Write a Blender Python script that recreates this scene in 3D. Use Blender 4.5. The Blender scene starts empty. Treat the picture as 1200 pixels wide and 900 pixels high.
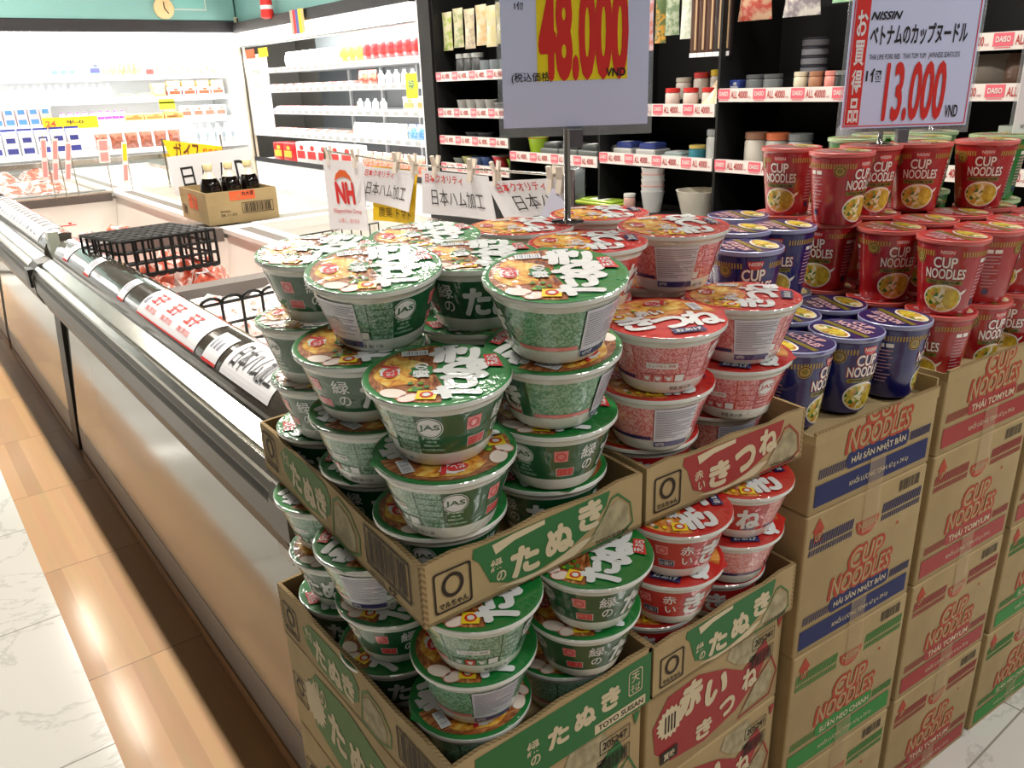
import bpy, bmesh, math, random
from math import sin, cos, pi, radians
from mathutils import Vector, Matrix
random.seed(7)
SC = bpy.context.scene
COL = SC.collection
H = 1.32                     # eye height above the floor; depths below are measured from eye level

def lin(r, g, b):
    f = lambda c: (c/255/12.92) if c/255 <= .04045 else ((c/255+.055)/1.055)**2.4
    return (f(r), f(g), f(b), 1)

# ------------------------------------------------------------------ camera
YAW, PIT, ROL = radians(37.1), radians(20.5), radians(-2.05)
fw = Vector((sin(YAW)*cos(PIT), cos(YAW)*cos(PIT), -sin(PIT)))
r0 = Vector((cos(YAW), -sin(YAW), 0)); u0 = r0.cross(fw)
rt = r0*cos(ROL)+u0*sin(ROL); up = -r0*sin(ROL)+u0*cos(ROL)
cam = bpy.data.cameras.new('camera'); co = bpy.data.objects.new('camera', cam); COL.objects.link(co)
m = Matrix((rt, up, -fw)).transposed().to_4x4(); m.translation = (0, 0, H); co.matrix_world = m
cam.sensor_width = 36; cam.lens = 950/1200*36; cam.clip_start = .02; cam.clip_end = 60
SC.camera = co

# ------------------------------------------------------------------ light and exposure
SC.view_settings.view_transform = 'Standard'; SC.view_settings.look = 'None'
SC.view_settings.exposure = 0.35; SC.view_settings.gamma = 1; SC.view_settings.use_curve_mapping = False
try:
    SC.cycles.use_denoising = True; SC.cycles.max_bounces = 8; SC.cycles.sample_clamp_indirect = 4
    SC.cycles.caustics_reflective = False; SC.cycles.caustics_refractive = False
except Exception: pass
W = bpy.data.worlds.new('world'); SC.world = W; W.use_nodes = True
W.node_tree.nodes['Background'].inputs[0].default_value = (1, .95, .88, 1)
W.node_tree.nodes['Background'].inputs[1].default_value = .08

def area(name, loc, sx, sy, power, col=(1, .93, .82), rot=(0, 0, 0), spread=180):
    l = bpy.data.lights.new(name, 'AREA'); l.shape = 'RECTANGLE'; l.size = sx; l.size_y = sy
    l.energy = power; l.color = col; l.spread = radians(spread)
    o = bpy.data.objects.new(name, l); o.location = loc; o.rotation_euler = rot; COL.objects.link(o); return o
CEIL = 3.05
for k in range(5):
    area('freezer_row_light', (.58, 1.75+1.3*k, CEIL-.05), .07, .9, 36)
for k in range(3):
    area('aisle_row_light', (2.2, 1.7+2.0*k, CEIL-.05), .3, 1.2, 26)
area('front_aisle_light', (2.5, -.9, CEIL-.05), .8, .5, 44, (1, .97, .92))
area('front_aisle_light', (.7, -1.7, CEIL-.05), .8, .5, 24, (1, .97, .92))
area('left_aisle_light', (-1.2, -1.4, CEIL-.05), .5, 1.2, 6)

# ------------------------------------------------------------------ materials
MATS = {}
def nd(nt, typ, **kw):
    n = nt.nodes.new(typ)
    for k, v in kw.items():
        if k.startswith('_'): setattr(n, k[1:], v)
        else: n.inputs[k.replace('__', ' ')].default_value = v
    return n
def mat(name, col, rough=.5, metal=0, coat=0, coat_rough=.08, emit=0, bump=None, alt=None, trans=0, ior=1.45, alpha=1, cbump=None):
    """alt=(texture, scale, colour2, lo, hi) mixes a second colour in by a procedural pattern"""
    if name in MATS: return MATS[name]
    M = bpy.data.materials.new(name); M.use_nodes = True; nt = M.node_tree
    p = nt.nodes['Principled BSDF']
    c = lin(*col); p.inputs['Base Color'].default_value = c
    p.inputs['Roughness'].default_value = rough; p.inputs['Metallic'].default_value = metal
    p.inputs['Coat Weight'].default_value = coat; p.inputs['Coat IOR'].default_value = 1.6 if cbump else 1.5; p.inputs['Coat Roughness'].default_value = coat_rough
    p.inputs['Transmission Weight'].default_value = trans; p.inputs['IOR'].default_value = ior
    p.inputs['Alpha'].default_value = alpha
    tc = nt.nodes.new('ShaderNodeTexCoord')
    if emit:
        p.inputs['Emission Color'].default_value = c; p.inputs['Emission Strength'].default_value = emit
    if alt:
        kind, scale, c2, lo, hi = alt
        if kind == 'noise': t = nd(nt, 'ShaderNodeTexNoise', Scale=scale, Detail=4); out = t.outputs['Fac']
        elif kind == 'cells':
            t = nd(nt, 'ShaderNodeTexVoronoi', Scale=scale); sp = nt.nodes.new('ShaderNodeSeparateColor')
            nt.links.new(t.outputs['Color'], sp.inputs[0]); out = sp.outputs[0]
        elif kind == 'mosaic':
            t = nd(nt, 'ShaderNodeTexVoronoi', Scale=scale, _distance='CHEBYCHEV'); t.inputs['Randomness'].default_value = .55
            sp = nt.nodes.new('ShaderNodeSeparateColor'); nt.links.new(t.outputs['Color'], sp.inputs[0]); out = sp.outputs[0]
        elif kind == 'wave': t = nd(nt, 'ShaderNodeTexWave', Scale=scale, Distortion=6, Detail=2); out = t.outputs['Fac']
        elif kind == 'lines':
            t = nd(nt, 'ShaderNodeTexWave', Scale=scale, _bands_direction='DIAGONAL'); out = t.outputs['Fac']
        nt.links.new(tc.outputs['Object'], t.inputs['Vector'])
        r = nt.nodes.new('ShaderNodeValToRGB'); r.color_ramp.elements[0].position = lo; r.color_ramp.elements[1].position = hi
        r.color_ramp.elements[0].color = c; r.color_ramp.elements[1].color = lin(*c2)
        nt.links.new(out, r.inputs[0]); nt.links.new(r.outputs[0], p.inputs['Base Color'])
    if bump:
        t = nd(nt, 'ShaderNodeTexNoise', Scale=bump[0], Detail=3); b = nd(nt, 'ShaderNodeBump', Strength=bump[1], Distance=.002)
        nt.links.new(tc.outputs['Object'], t.inputs['Vector']); nt.links.new(t.outputs['Fac'], b.inputs['Height'])
        nt.links.new(b.outputs[0], p.inputs['Normal'])
    if cbump:
        t = nd(nt, 'ShaderNodeTexNoise', Scale=cbump[0], Detail=2, Distortion=1.2); b = nd(nt, 'ShaderNodeBump', Strength=cbump[1], Distance=.004)
        nt.links.new(tc.outputs['Object'], t.inputs['Vector']); nt.links.new(t.outputs['Fac'], b.inputs['Height'])
        nt.links.new(b.outputs[0], p.inputs['Coat Normal'])
    MATS[name] = M; return M
def ramp_mat(name, scale, stops, rough=.4, coat=0, kind='cells', cbump=None, stretch=None):
    if name in MATS: return MATS[name]
    M = mat(name, (128, 128, 128), rough=rough, coat=coat, cbump=cbump); nt = M.node_tree
    tc = nt.nodes.new('ShaderNodeTexCoord'); v = tc.outputs['Object']
    if stretch:
        mp = nt.nodes.new('ShaderNodeMapping'); mp.inputs['Scale'].default_value = stretch; nt.links.new(v, mp.inputs[0]); v = mp.outputs[0]
    if kind == 'cells':
        t = nd(nt, 'ShaderNodeTexVoronoi', Scale=scale); nt.links.new(v, t.inputs['Vector'])
        s = nt.nodes.new('ShaderNodeSeparateColor'); nt.links.new(t.outputs['Color'], s.inputs[0]); o = s.outputs[0]
    else:
        t = nd(nt, 'ShaderNodeTexNoise', Scale=scale, Detail=4, Distortion=.6); nt.links.new(v, t.inputs['Vector']); o = t.outputs['Fac']
    r = nt.nodes.new('ShaderNodeValToRGB'); e = r.color_ramp.elements
    e[0].position, e[0].color = stops[0][0], lin(*stops[0][1]); e[1].position, e[1].color = stops[-1][0], lin(*stops[-1][1])
    for ps, c in stops[1:-1]:
        q = e.new(ps); q.color = lin(*c)
    nt.links.new(o, r.inputs[0]); nt.links.new(r.outputs[0], nt.nodes['Principled BSDF'].inputs['Base Color'])
    return M
FB = (26, .8)               # crinkled shrink film over the bowls
film = dict(rough=.45, coat=1, coat_rough=.06, cbump=FB)
G_RIM = mat('lid_green', (22, 120, 52), **film)
G_BAND = mat('band_green', (8, 84, 46), **film)
G_INFO = mat('info_green', (150, 184, 164), alt=('mosaic', 640, (84, 134, 104), .4, .6), **film)
G_MOS = mat('mosaic_green', (146, 188, 160), alt=('mosaic', 560, (84, 144, 108), .35, .65), **film)
R_RIM = mat('lid_red', (196, 40, 34), **film)
R_BAND = mat('band_red', (186, 34, 38), **film)
R_INFO = mat('info_pink', (226, 160, 162), alt=('mosaic', 640, (200, 92, 98), .4, .6), **film)
R_MOS = mat('mosaic_pink', (232, 176, 172), alt=('mosaic', 560, (212, 108, 108), .4, .65), **film)
BOWLW = mat('bowl_white', (214, 218, 212), **film)
PRINTW = mat('print_white', (228, 232, 232), **film)
SOUP = ramp_mat('soup_brown', 70, [(.30, (78, 34, 14)), (.44, (136, 72, 32)), (.56, (166, 100, 52)), (.70, (206, 156, 98))], .4, .9, 'noise', FB, (1, 3.4, 1))
SOUPR = ramp_mat('soup_orange', 60, [(.30, (150, 66, 22)), (.45, (206, 124, 48)), (.58, (226, 160, 78)), (.72, (240, 200, 124))], .4, .9, 'noise', FB, (1, 1.6, 1))
CRUST = ramp_mat('tempura_yellow', 85, [(.30, (150, 66, 22)), (.42, (206, 128, 40)), (.54, (232, 182, 70)), (.70, (240, 214, 130))], .4, .9, 'noise', FB)
ONION = mat('spring_onion', (130, 180, 40), alt=('cells', 300, (50, 110, 30), .3, .7), **film)
EGGW = mat('fishcake_white', (240, 226, 214), **film)
LRED = mat('logo_red', (206, 40, 46), **film)
LPINK = mat('logo_pink', (226, 128, 128), **film)
LYEL = mat('logo_yellow', (244, 214, 40), **film)
LNAVY = mat('print_navy', (30, 36, 96), **film)
PBLACK = mat('print_black', (28, 26, 26), rough=.5)
LGREEN = mat('onion_green', (70, 130, 60), **film)
STICK = mat('sticker_paper', (208, 210, 222), **film)
STGREY = mat('sticker_print', (140, 142, 160), **film)
STNAVY = mat('sticker_navy', (36, 42, 104), **film)
CARD = mat('cardboard', (174, 152, 110), rough=.8, alt=('noise', 9, (160, 138, 98), .35, .7), bump=(260, .06))
CARDI = mat('cardboard_inside', (140, 112, 74), rough=.85)
CARDE = mat('cardboard_flute', (128, 106, 72), rough=.9, alt=('lines', 90, (160, 136, 96), .3, .7))
CTXT = mat('carton_tan_print', (205, 190, 158), rough=.7)
CGRN = mat('carton_green', (34, 104, 48), rough=.6, coat=.15, coat_rough=.3)
CGRN2 = mat('carton_pale_green', (98, 128, 76), rough=.75)
CRED = mat('carton_red', (152, 36, 34), rough=.6, coat=.15, coat_rough=.3)
CREDO = mat('carton_redbrown', (170, 66, 44), rough=.7)
CNAVY = mat('carton_navy', (26, 36, 88), rough=.65)
CLGRN = mat('carton_bright_green', (48, 128, 54), rough=.65)
CINK = mat('carton_ink', (44, 34, 24), rough=.7)
CNOOD = mat('carton_noodle_picture', (176, 164, 130), rough=.75, alt=('noise', 60, (140, 130, 100), .35, .65))
TAPE = mat('packing_tape', (196, 166, 116), rough=.15, coat=.6, coat_rough=.1, alpha=.28)

# ------------------------------------------------------------------ text outlines
_gc = {}
def glyph(s, bold):
    k = (s, bold)
    if k in _gc: return _gc[k]
    heavy = bold if bold > .028 else 0
    if heavy: bold = 0
    cu = bpy.data.curves.new('t', 'FONT'); cu.body = s; cu.size = 1; cu.offset = bold; cu.resolution_u = 3; cu.dimensions = '2D'; cu.fill_mode = 'FRONT'
    o = bpy.data.objects.new('t', cu); COL.objects.link(o)
    dg = bpy.context.evaluated_depsgraph_get(); dg.update()
    me = bpy.data.meshes.new_from_object(o.evaluated_get(dg), depsgraph=dg)
    vs = [(v.co.x, v.co.y) for v in me.vertices]; fs = [tuple(p.vertices) for p in me.polygons]
    bpy.data.objects.remove(o); bpy.data.curves.remove(cu); bpy.data.meshes.remove(me)
    if heavy:
        n = len(vs); bv, bf = vs, fs; vs, fs = [], []
        for i in range(9):
            dx, dy = (heavy*cos(i*pi/4), heavy*sin(i*pi/4)) if i else (0, 0)
            fs += [tuple(j+len(vs) for j in f) for f in bf]; vs += [(x+dx, y+dy) for x, y in bv]
    x0 = min(v[0] for v in vs); x1 = max(v[0] for v in vs); y0 = min(v[1] for v in vs); y1 = max(v[1] for v in vs)
    _gc[k] = ([((x-x0)/(x1-x0), (y-y0)/(y1-y0)) for x, y in vs], fs, n if heavy else 0); return _gc[k]

def star(n, r1, r2, cx=0, cy=0, ry=1):
    return [(cx+(r1 if i % 2 else r2)*cos(pi*i/n), cy+ry*(r1 if i % 2 else r2)*sin(pi*i/n)) for i in range(2*n)]
def ell(cx, cy, rx, ry, n=28, a0=0, a1=2*pi, rot=0):
    full = abs(a1-a0-2*pi) < 1e-6
    pts = []
    for i in range(n if full else n+1):
        t = a0+(a1-a0)*i/n; x, y = rx*cos(t), ry*sin(t)
        pts.append((cx+x*cos(rot)-y*sin(rot), cy+x*sin(rot)+y*cos(rot)))
    return pts
def rrect(x0, y0, x1, y1, r, n=4):
    r = min(r, (x1-x0)/2, (y1-y0)/2); p = []
    for cx, cy, a in ((x1-r, y1-r, 0), (x0+r, y1-r, pi/2), (x0+r, y0+r, pi), (x1-r, y0+r, 1.5*pi)):
        p += [(cx+r*cos(a+pi/2*i/n), cy+r*sin(a+pi/2*i/n)) for i in range(n+1)]
    return p
def rect(x0, y0, x1, y1): return [(x0, y0), (x1, y0), (x1, y1), (x0, y1)]

# ------------------------------------------------------------------ mesh builder
class MB:
    def __init__(s): s.v = []; s.f = []; s.mi = []; s.sm = []; s.mats = []
    def k(s, mt):
        if mt not in s.mats: s.mats.append(mt)
        return s.mats.index(mt)
    def face(s, pts, mt, smooth=False):
        b = len(s.v); s.v += [tuple(p) for p in pts]; s.f.append(tuple(range(b, b+len(pts)))); s.mi.append(s.k(mt)); s.sm.append(smooth)
    def mesh(s, vs, fs, mt, smooth=False):
        b = len(s.v); s.v += [tuple(p) for p in vs]; i = s.k(mt)
        for f in fs: s.f.append(tuple(b+j for j in f)); s.mi.append(i); s.sm.append(smooth)
    def box(s, a, c, mt, skip=(), M=None):
        (x0, y0, z0), (x1, y1, z1) = a, c
        vs = [(x, y, z) for z in (z0, z1) for y in (y0, y1) for x in (x0, x1)]
        if M: vs = [M @ Vector(p) for p in vs]
        fs = {'b': (0, 2, 3, 1), 't': (4, 5, 7, 6), 'f': (0, 1, 5, 4), 'k': (2, 6, 7, 3), 'l': (0, 4, 6, 2), 'r': (1, 3, 7, 5)}
        s.mesh(vs, [fs[q] for q in fs if q not in skip], mt)
    def bbox(s, a, c, mt, r=.004, n=3, M=None):
        """box with rounded vertical edges and a softened top rim"""
        (x0, y0, z0), (x1, y1, z1) = a, c
        rings = [(r*.4, z0), (0, z0+r*.6), (0, z1-r*.6), (r*.5, z1)]
        vs = []; N = None
        for ins, z in rings:
            p = rrect(x0+ins, y0+ins, x1-ins, y1-ins, r, n); N = len(p); vs += [(q[0], q[1], z) for q in p]
        if M: vs = [M @ Vector(p) for p in vs]
        fs = [(i*N+j, i*N+(j+1) % N, (i+1)*N+(j+1) % N, (i+1)*N+j) for i in range(3) for j in range(N)]
        fs += [tuple(range(N-1, -1, -1)), tuple(range(3*N, 4*N))]
        s.mesh(vs, fs, mt, True)
    def lathe(s, prof, n=40, matfn=None, mt=None, c=(0, 0, 0), cap0=True, cap1=True, M=None, sq=(1, 1)):
        """prof: (radius, z, material of the ring above) ; matfn(i, angle) overrides"""
        vs = [(c[0]+p[0]*cos(2*pi*j/n)*sq[0], c[1]+p[0]*sin(2*pi*j/n)*sq[1], c[2]+p[1]) for p in prof for j in range(n)]
        if M: vs = [M @ Vector(p) for p in vs]
        b = len(s.v); s.v += [tuple(p) for p in vs]
        for i in range(len(prof)-1):
            for j in range(n):
                mm = (matfn(i, 360*(j+.5)/n) if matfn else None) or (prof[i][2] if len(prof[i]) > 2 else mt)
                s.f.append((b+i*n+j, b+i*n+(j+1) % n, b+(i+1)*n+(j+1) % n, b+(i+1)*n+j)); s.mi.append(s.k(mm)); s.sm.append(True)
        g = lambda i: prof[i][2] if len(prof[i]) > 2 else mt
        if cap0: s.f.append(tuple(b+j for j in range(n-1, -1, -1))); s.mi.append(s.k(g(0))); s.sm.append(False)
        if cap1:
            L = (len(prof)-1)*n; s.f.append(tuple(b+L+j for j in range(n))); s.mi.append(s.k(g(-1))); s.sm.append(False)
    def tube(s, pts, r, mt, n=6, closed=False):
        P = [Vector(p) for p in pts]; N = len(P); vs = []
        prev = None
        for i, p in enumerate(P):
            d = (P[(i+1) % N]-P[i-1]) if closed else (P[min(i+1, N-1)]-P[max(i-1, 0)])
            d.normalize()
            a = prev if prev else (Vector((0, 0, 1)) if abs(d.z) < .9 else Vector((1, 0, 0)))
            a = (a-d*a.dot(d)).normalized(); prev = a; b = d.cross(a)
            vs += [p+a*r*cos(2*pi*j/n)+b*r*sin(2*pi*j/n) for j in range(n)]
        K = N if closed else N-1
        fs = [(i*n+j, i*n+(j+1) % n, ((i+1) % N)*n+(j+1) % n, ((i+1) % N)*n+j) for i in range(K) for j in range(n)]
        if not closed: fs += [tuple(range(n-1, -1, -1)), tuple((N-1)*n+j for j in range(n))]
        s.mesh(vs, fs, mt, True)
    def prism(s, poly, y0, y1, mts, axis='y', caps=True, smooth=False):
        """poly of (x,z) swept from y0 to y1; mts one material per edge or a single one"""
        n = len(poly); one = not isinstance(mts, (list, tuple))
        P = (lambda a, y: (a[0], y, a[1])) if axis == 'y' else (lambda a, y: (y, a[0], a[1]))
        for i in range(n):
            mm = mts if one else mts[i]
            if mm is None: continue
            a, b = poly[i], poly[(i+1) % n]
            s.face([P(a, y0), P(b, y0), P(b, y1), P(a, y1)], mm, smooth)
        if caps:
            cm = mts if one else [q for q in mts if q][0]
            s.face([P(a, y0) for a in poly], cm); s.face([P(a, y1) for a in reversed(poly)], cm)
    def flat(s, pts, mt, fn, step=None):
        """2-D outline cut along x every `step` and laid on a surface by fn"""
        s._lay([tuple(p) for p in pts], [tuple(range(len(pts)))], mt, fn, step)
    def ring(s, pts, w, mt, fn, step=None):
        n = len(pts); c = (sum(p[0] for p in pts)/n, sum(p[1] for p in pts)/n)
        rx = max(abs(p[0]-c[0]) for p in pts); ry = max(abs(p[1]-c[1]) for p in pts)
        inn = [(c[0]+(p[0]-c[0])*(1-w/rx), c[1]+(p[1]-c[1])*(1-w/ry)) for p in pts]
        s._lay(list(pts)+inn, [(i, (i+1) % n, n+(i+1) % n, n+i) for i in range(n)], mt, fn, step)
    def text(s, t, R, mt, fn, bold=.0, step=None, shear=0, rot=0, top=None, stepy=None):
        vs, fs, per = glyph(t, bold); x0, y0, x1, y1 = R
        P = [(x0+(x1-x0)*x+shear*(y-.5)*(y1-y0), y0+(y1-y0)*y) for x, y in vs]
        if rot:
            cx, cy = (x0+x1)/2, (y0+y1)/2
            P = [(cx+(x-cx)*cos(rot)-(y-cy)*sin(rot), cy+(x-cx)*sin(rot)+(y-cy)*cos(rot)) for x, y in P]
        if per:                                   # each thickening pass a hair above the last
            for i in range(len(P)//per):
                def fi(x, y, i=i):
                    a = Vector(fn(x, y)); e = 1e-4; nrm = (Vector(fn(x+e, y))-a).cross(Vector(fn(x, y+e))-a)
                    return a+nrm.normalized()*.00003*i
                s._lay(P[i*per:(i+1)*per], [tuple(j-i*per for j in f) for f in fs if i*per <= f[0] < (i+1)*per], mt, fi, step, top, stepy)
        else: s._lay(P, fs, mt, fn, step, top, stepy)
    def _lay(s, P, F, mt, fn, step=None, top=None, stepy=None):
        if step or top is not None:
            bm = bmesh.new(); vv = [bm.verts.new((p[0], p[1], 0)) for p in P]
            for f in F:
                try: bm.faces.new([vv[i] for i in f])
                except ValueError: pass
            if top is not None:
                bmesh.ops.bisect_plane(bm, geom=bm.verts[:]+bm.edges[:]+bm.faces[:], plane_co=(0, top, 0), plane_no=(0, 1, 0), clear_outer=True)
            if step and bm.verts:
                xs = [v.co.x for v in bm.verts]; x = min(xs)+step
                while x < max(xs)-1e-6:
                    bmesh.ops.bisect_plane(bm, geom=bm.verts[:]+bm.edges[:]+bm.faces[:], plane_co=(x, 0, 0), plane_no=(1, 0, 0)); x += step
            if stepy and bm.verts:
                ys = [v.co.y for v in bm.verts]; y = min(ys)+stepy
                while y < max(ys)-1e-6:
                    bmesh.ops.bisect_plane(bm, geom=bm.verts[:]+bm.edges[:]+bm.faces[:], plane_co=(0, y, 0), plane_no=(0, 1, 0)); y += stepy
            bm.verts.index_update(); P = [(v.co.x, v.co.y) for v in bm.verts]; F = [[v.index for v in f.verts] for f in bm.faces]; bm.free()
        s.mesh([fn(x, y) for x, y in P], F, mt)
    def build(s, name, parent=None, loc=None, me=None):
        me = bpy.data.meshes.new(name)
        me.from_pydata(s.v, [], s.f)
        for mt in s.mats: me.materials.append(mt)
        me.polygons.foreach_set('material_index', s.mi); me.polygons.foreach_set('use_smooth', s.sm)
        me.update()
        try: me.set_sharp_from_angle(angle=radians(38))
        except Exception: pass
        o = bpy.data.objects.new(name, me); COL.objects.link(o)
        if parent: o.parent = parent
        if loc: o.location = loc
        return o
def tag(o, label, cat, group=None):
    o['label'] = label; o['category'] = cat
    if group: o['group'] = group
    return o
def thing(name, label, cat, loc=(0, 0, 0), rz=0, group=None):
    o = bpy.data.objects.new(name, None); o.empty_display_size = .02; COL.objects.link(o); o.location = loc; o.rotation_euler = (0, 0, rz)
    return tag(o, label, cat, group)
def struct(o): o['kind'] = 'structure'; return o
def dup(root, loc, rot=(0, 0, 0), label=None, group=None):
    kids = list(root.children)
    r = root.copy(); COL.objects.link(r); r.location = loc; r.rotation_euler = rot
    if label: r['label'] = label
    if group: r['group'] = group
    elif 'group' in r and not group: pass
    for ch in kids:
        c = ch.copy(); COL.objects.link(c); c.parent = r
        for g in list(ch.children):
            d = g.copy(); COL.objects.link(d); d.parent = c
    return r
def front(x0, y, z0, h=.0006): return lambda u, v: (x0+u, y-h, z0+v)           # face looking -Y
def leftf(x, y0, z0, h=.0006): return lambda u, v: (x-h, y0-u, z0+v)            # face looking -X, read from that side
def wallf(p, q, z0, h=.0006):
    d = Vector((q[0]-p[0], q[1]-p[1], 0)).normalized(); n = Vector((d.y, -d.x, 0))
    return lambda u, v: (p[0]+d.x*u+n.x*h, p[1]+d.y*u+n.y*h, z0+v)

# ================================================================== ROOM
TILE = mat('floor_tile', (236, 234, 228), rough=.12, coat=.3, coat_rough=.05)
def tile_nodes(M, bx, by, ox, oy, base, vein, grout):
    nt = M.node_tree; p = nt.nodes['Principled BSDF']
    g = nt.nodes.new('ShaderNodeNewGeometry'); mp = nt.nodes.new('ShaderNodeMapping'); mp.inputs['Location'].default_value = (ox, oy, 0)
    nt.links.new(g.outputs['Position'], mp.inputs[0])
    b = nd(nt, 'ShaderNodeTexBrick', Scale=1.0, _offset=0.0, _squash=1.0); b.inputs['Mortar Size'].default_value = .0022; b.inputs['Brick Width'].default_value = bx; b.inputs['Row Height'].default_value = by
    nt.links.new(mp.outputs[0], b.inputs['Vector'])
    n = nd(nt, 'ShaderNodeTexNoise', Scale=1.6, Detail=6, Distortion=1.4, Roughness=.6); nt.links.new(g.outputs['Position'], n.inputs['Vector'])
    r = nt.nodes.new('ShaderNodeValToRGB'); e = r.color_ramp.elements
    e[0].position, e[0].color = .485, lin(*base); e[1].position, e[1].color = .515, lin(*base); q = e.new(.5); q.color = lin(*vein)
    nt.links.new(n.outputs['Fac'], r.inputs[0])
    mx = nt.nodes.new('ShaderNodeMix'); mx.data_type = 'RGBA'
    nt.links.new(b.outputs['Fac'], mx.inputs['Factor']); nt.links.new(r.outputs[0], mx.inputs['A']); mx.inputs['B'].default_value = lin(*grout)
    nt.links.new(mx.outputs['Result'], p.inputs['Base Color'])
tile_nodes(TILE, .595, .595, -1.70, -.455, (216, 214, 208), (196, 194, 188), (150, 146, 138))
WOOD = mat('wood_plank', (205, 150, 90), rough=.5, coat=.12, coat_rough=.12)
nt = WOOD.node_tree
g = nt.nodes.new('ShaderNodeNewGeometry'); mp = nt.nodes.new('ShaderNodeMapping'); mp.inputs['Rotation'].default_value = (0, 0, pi/2); mp.inputs['Location'].default_value = (-1.67, .127, 0)
nt.links.new(g.outputs['Position'], mp.inputs[0])
b = nd(nt, 'ShaderNodeTexBrick', Scale=1.0, _offset=0.0, _squash=1.0); b.inputs['Brick Width'].default_value = .595; b.inputs['Row Height'].default_value = .05; b.inputs['Mortar Size'].default_value = .0
b.inputs['Color1'].default_value = lin(172, 126, 78); b.inputs['Color2'].default_value = lin(202, 156, 102)
nt.links.new(mp.outputs[0], b.inputs['Vector'])
b2 = nd(nt, 'ShaderNodeTexBrick', Scale=1.0, _offset=0.0, _squash=1.0); b2.inputs['Brick Width'].default_value = .595; b2.inputs['Row Height'].default_value = .6; b2.inputs['Mortar Size'].default_value = .0016
nt.links.new(mp.outputs[0], b2.inputs['Vector'])
mp2 = nt.nodes.new('ShaderNodeMapping'); mp2.inputs['Scale'].default_value = (40, 2.2, 1); nt.links.new(g.outputs['Position'], mp2.inputs[0])
n = nd(nt, 'ShaderNodeTexNoise', Scale=1, Detail=4); nt.links.new(mp2.outputs[0], n.inputs['Vector'])
mx = nt.nodes.new('ShaderNodeMix'); mx.data_type = 'RGBA'; mx.blend_type = 'MULTIPLY'; mx.inputs['Factor'].default_value = .25
nt.links.new(b.outputs['Color'], mx.inputs['A']); nt.links.new(n.outputs['Color'], mx.inputs['B'])
m3 = nt.nodes.new('ShaderNodeMix'); m3.data_type = 'RGBA'; m3.inputs['B'].default_value = lin(110, 74, 40)
nt.links.new(b2.outputs['Fac'], m3.inputs['Factor']); nt.links.new(mx.outputs['Result'], m3.inputs['A'])
nt.links.new(m3.outputs['Result'], nt.nodes['Principled BSDF'].inputs['Base Color'])

f = MB(); f.box((-4, -3, -.06), (.127, 9.3, 0), TILE); f.box((.727, -3, -.06), (4.2, 9.3, 0), TILE); f.box((.127, -3, -.06), (.727, 9.3, 0), WOOD)
struct(f.build('floor'))
WALLW = mat('wall_paint', (214, 208, 198), rough=.7); TEAL = mat('teal_paint', (122, 170, 166), rough=.6)
CEILM = mat('ceiling_paint', (104, 102, 100), rough=.8); WALLF = mat('wall_grey_paint', (128, 124, 118), rough=.8)
for nm, a, c in (('wall_back', (-4, 9.2, 0), (4.2, 9.3, CEIL)), ('wall_right', (4.1, -3, 0), (4.2, 9.2, CEIL)), ('wall_left', (-4.1, -3, 0), (-4, 9.3, CEIL)), ('wall_front', (-4.1, -3.1, 0), (4.2, -3, CEIL))):
    w = MB(); w.box(a, c, WALLF); struct(w.build(nm))
w = MB(); w.box((-4, -3, CEIL), (4.2, 9.3, CEIL+.08), CEILM); struct(w.build('ceiling'))
# teal bulkhead over the coolers
w = MB(); w.box((-3.9, 7.98, H+.60), (3.0, 9.15, H+.80), TEAL); struct(w.build('trim_back_bulkhead'))
w = MB(); w.box((3.02, 4.8, H+.585), (4.05, 9.15, H+.80), TEAL); struct(w.build('trim_right_bulkhead'))
w = MB(); w.box((2.985, 7.965, 0), (3.045, 8.025, H+.63), mat('cream_metal', (206, 198, 176), rough=.35, metal=.3)); w.box((3.005, 7.955, 0), (3.02, 7.966, H+.62), mat('dark_gap', (60, 56, 50), rough=.6))
struct(w.build('trim_corner_post'))

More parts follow.
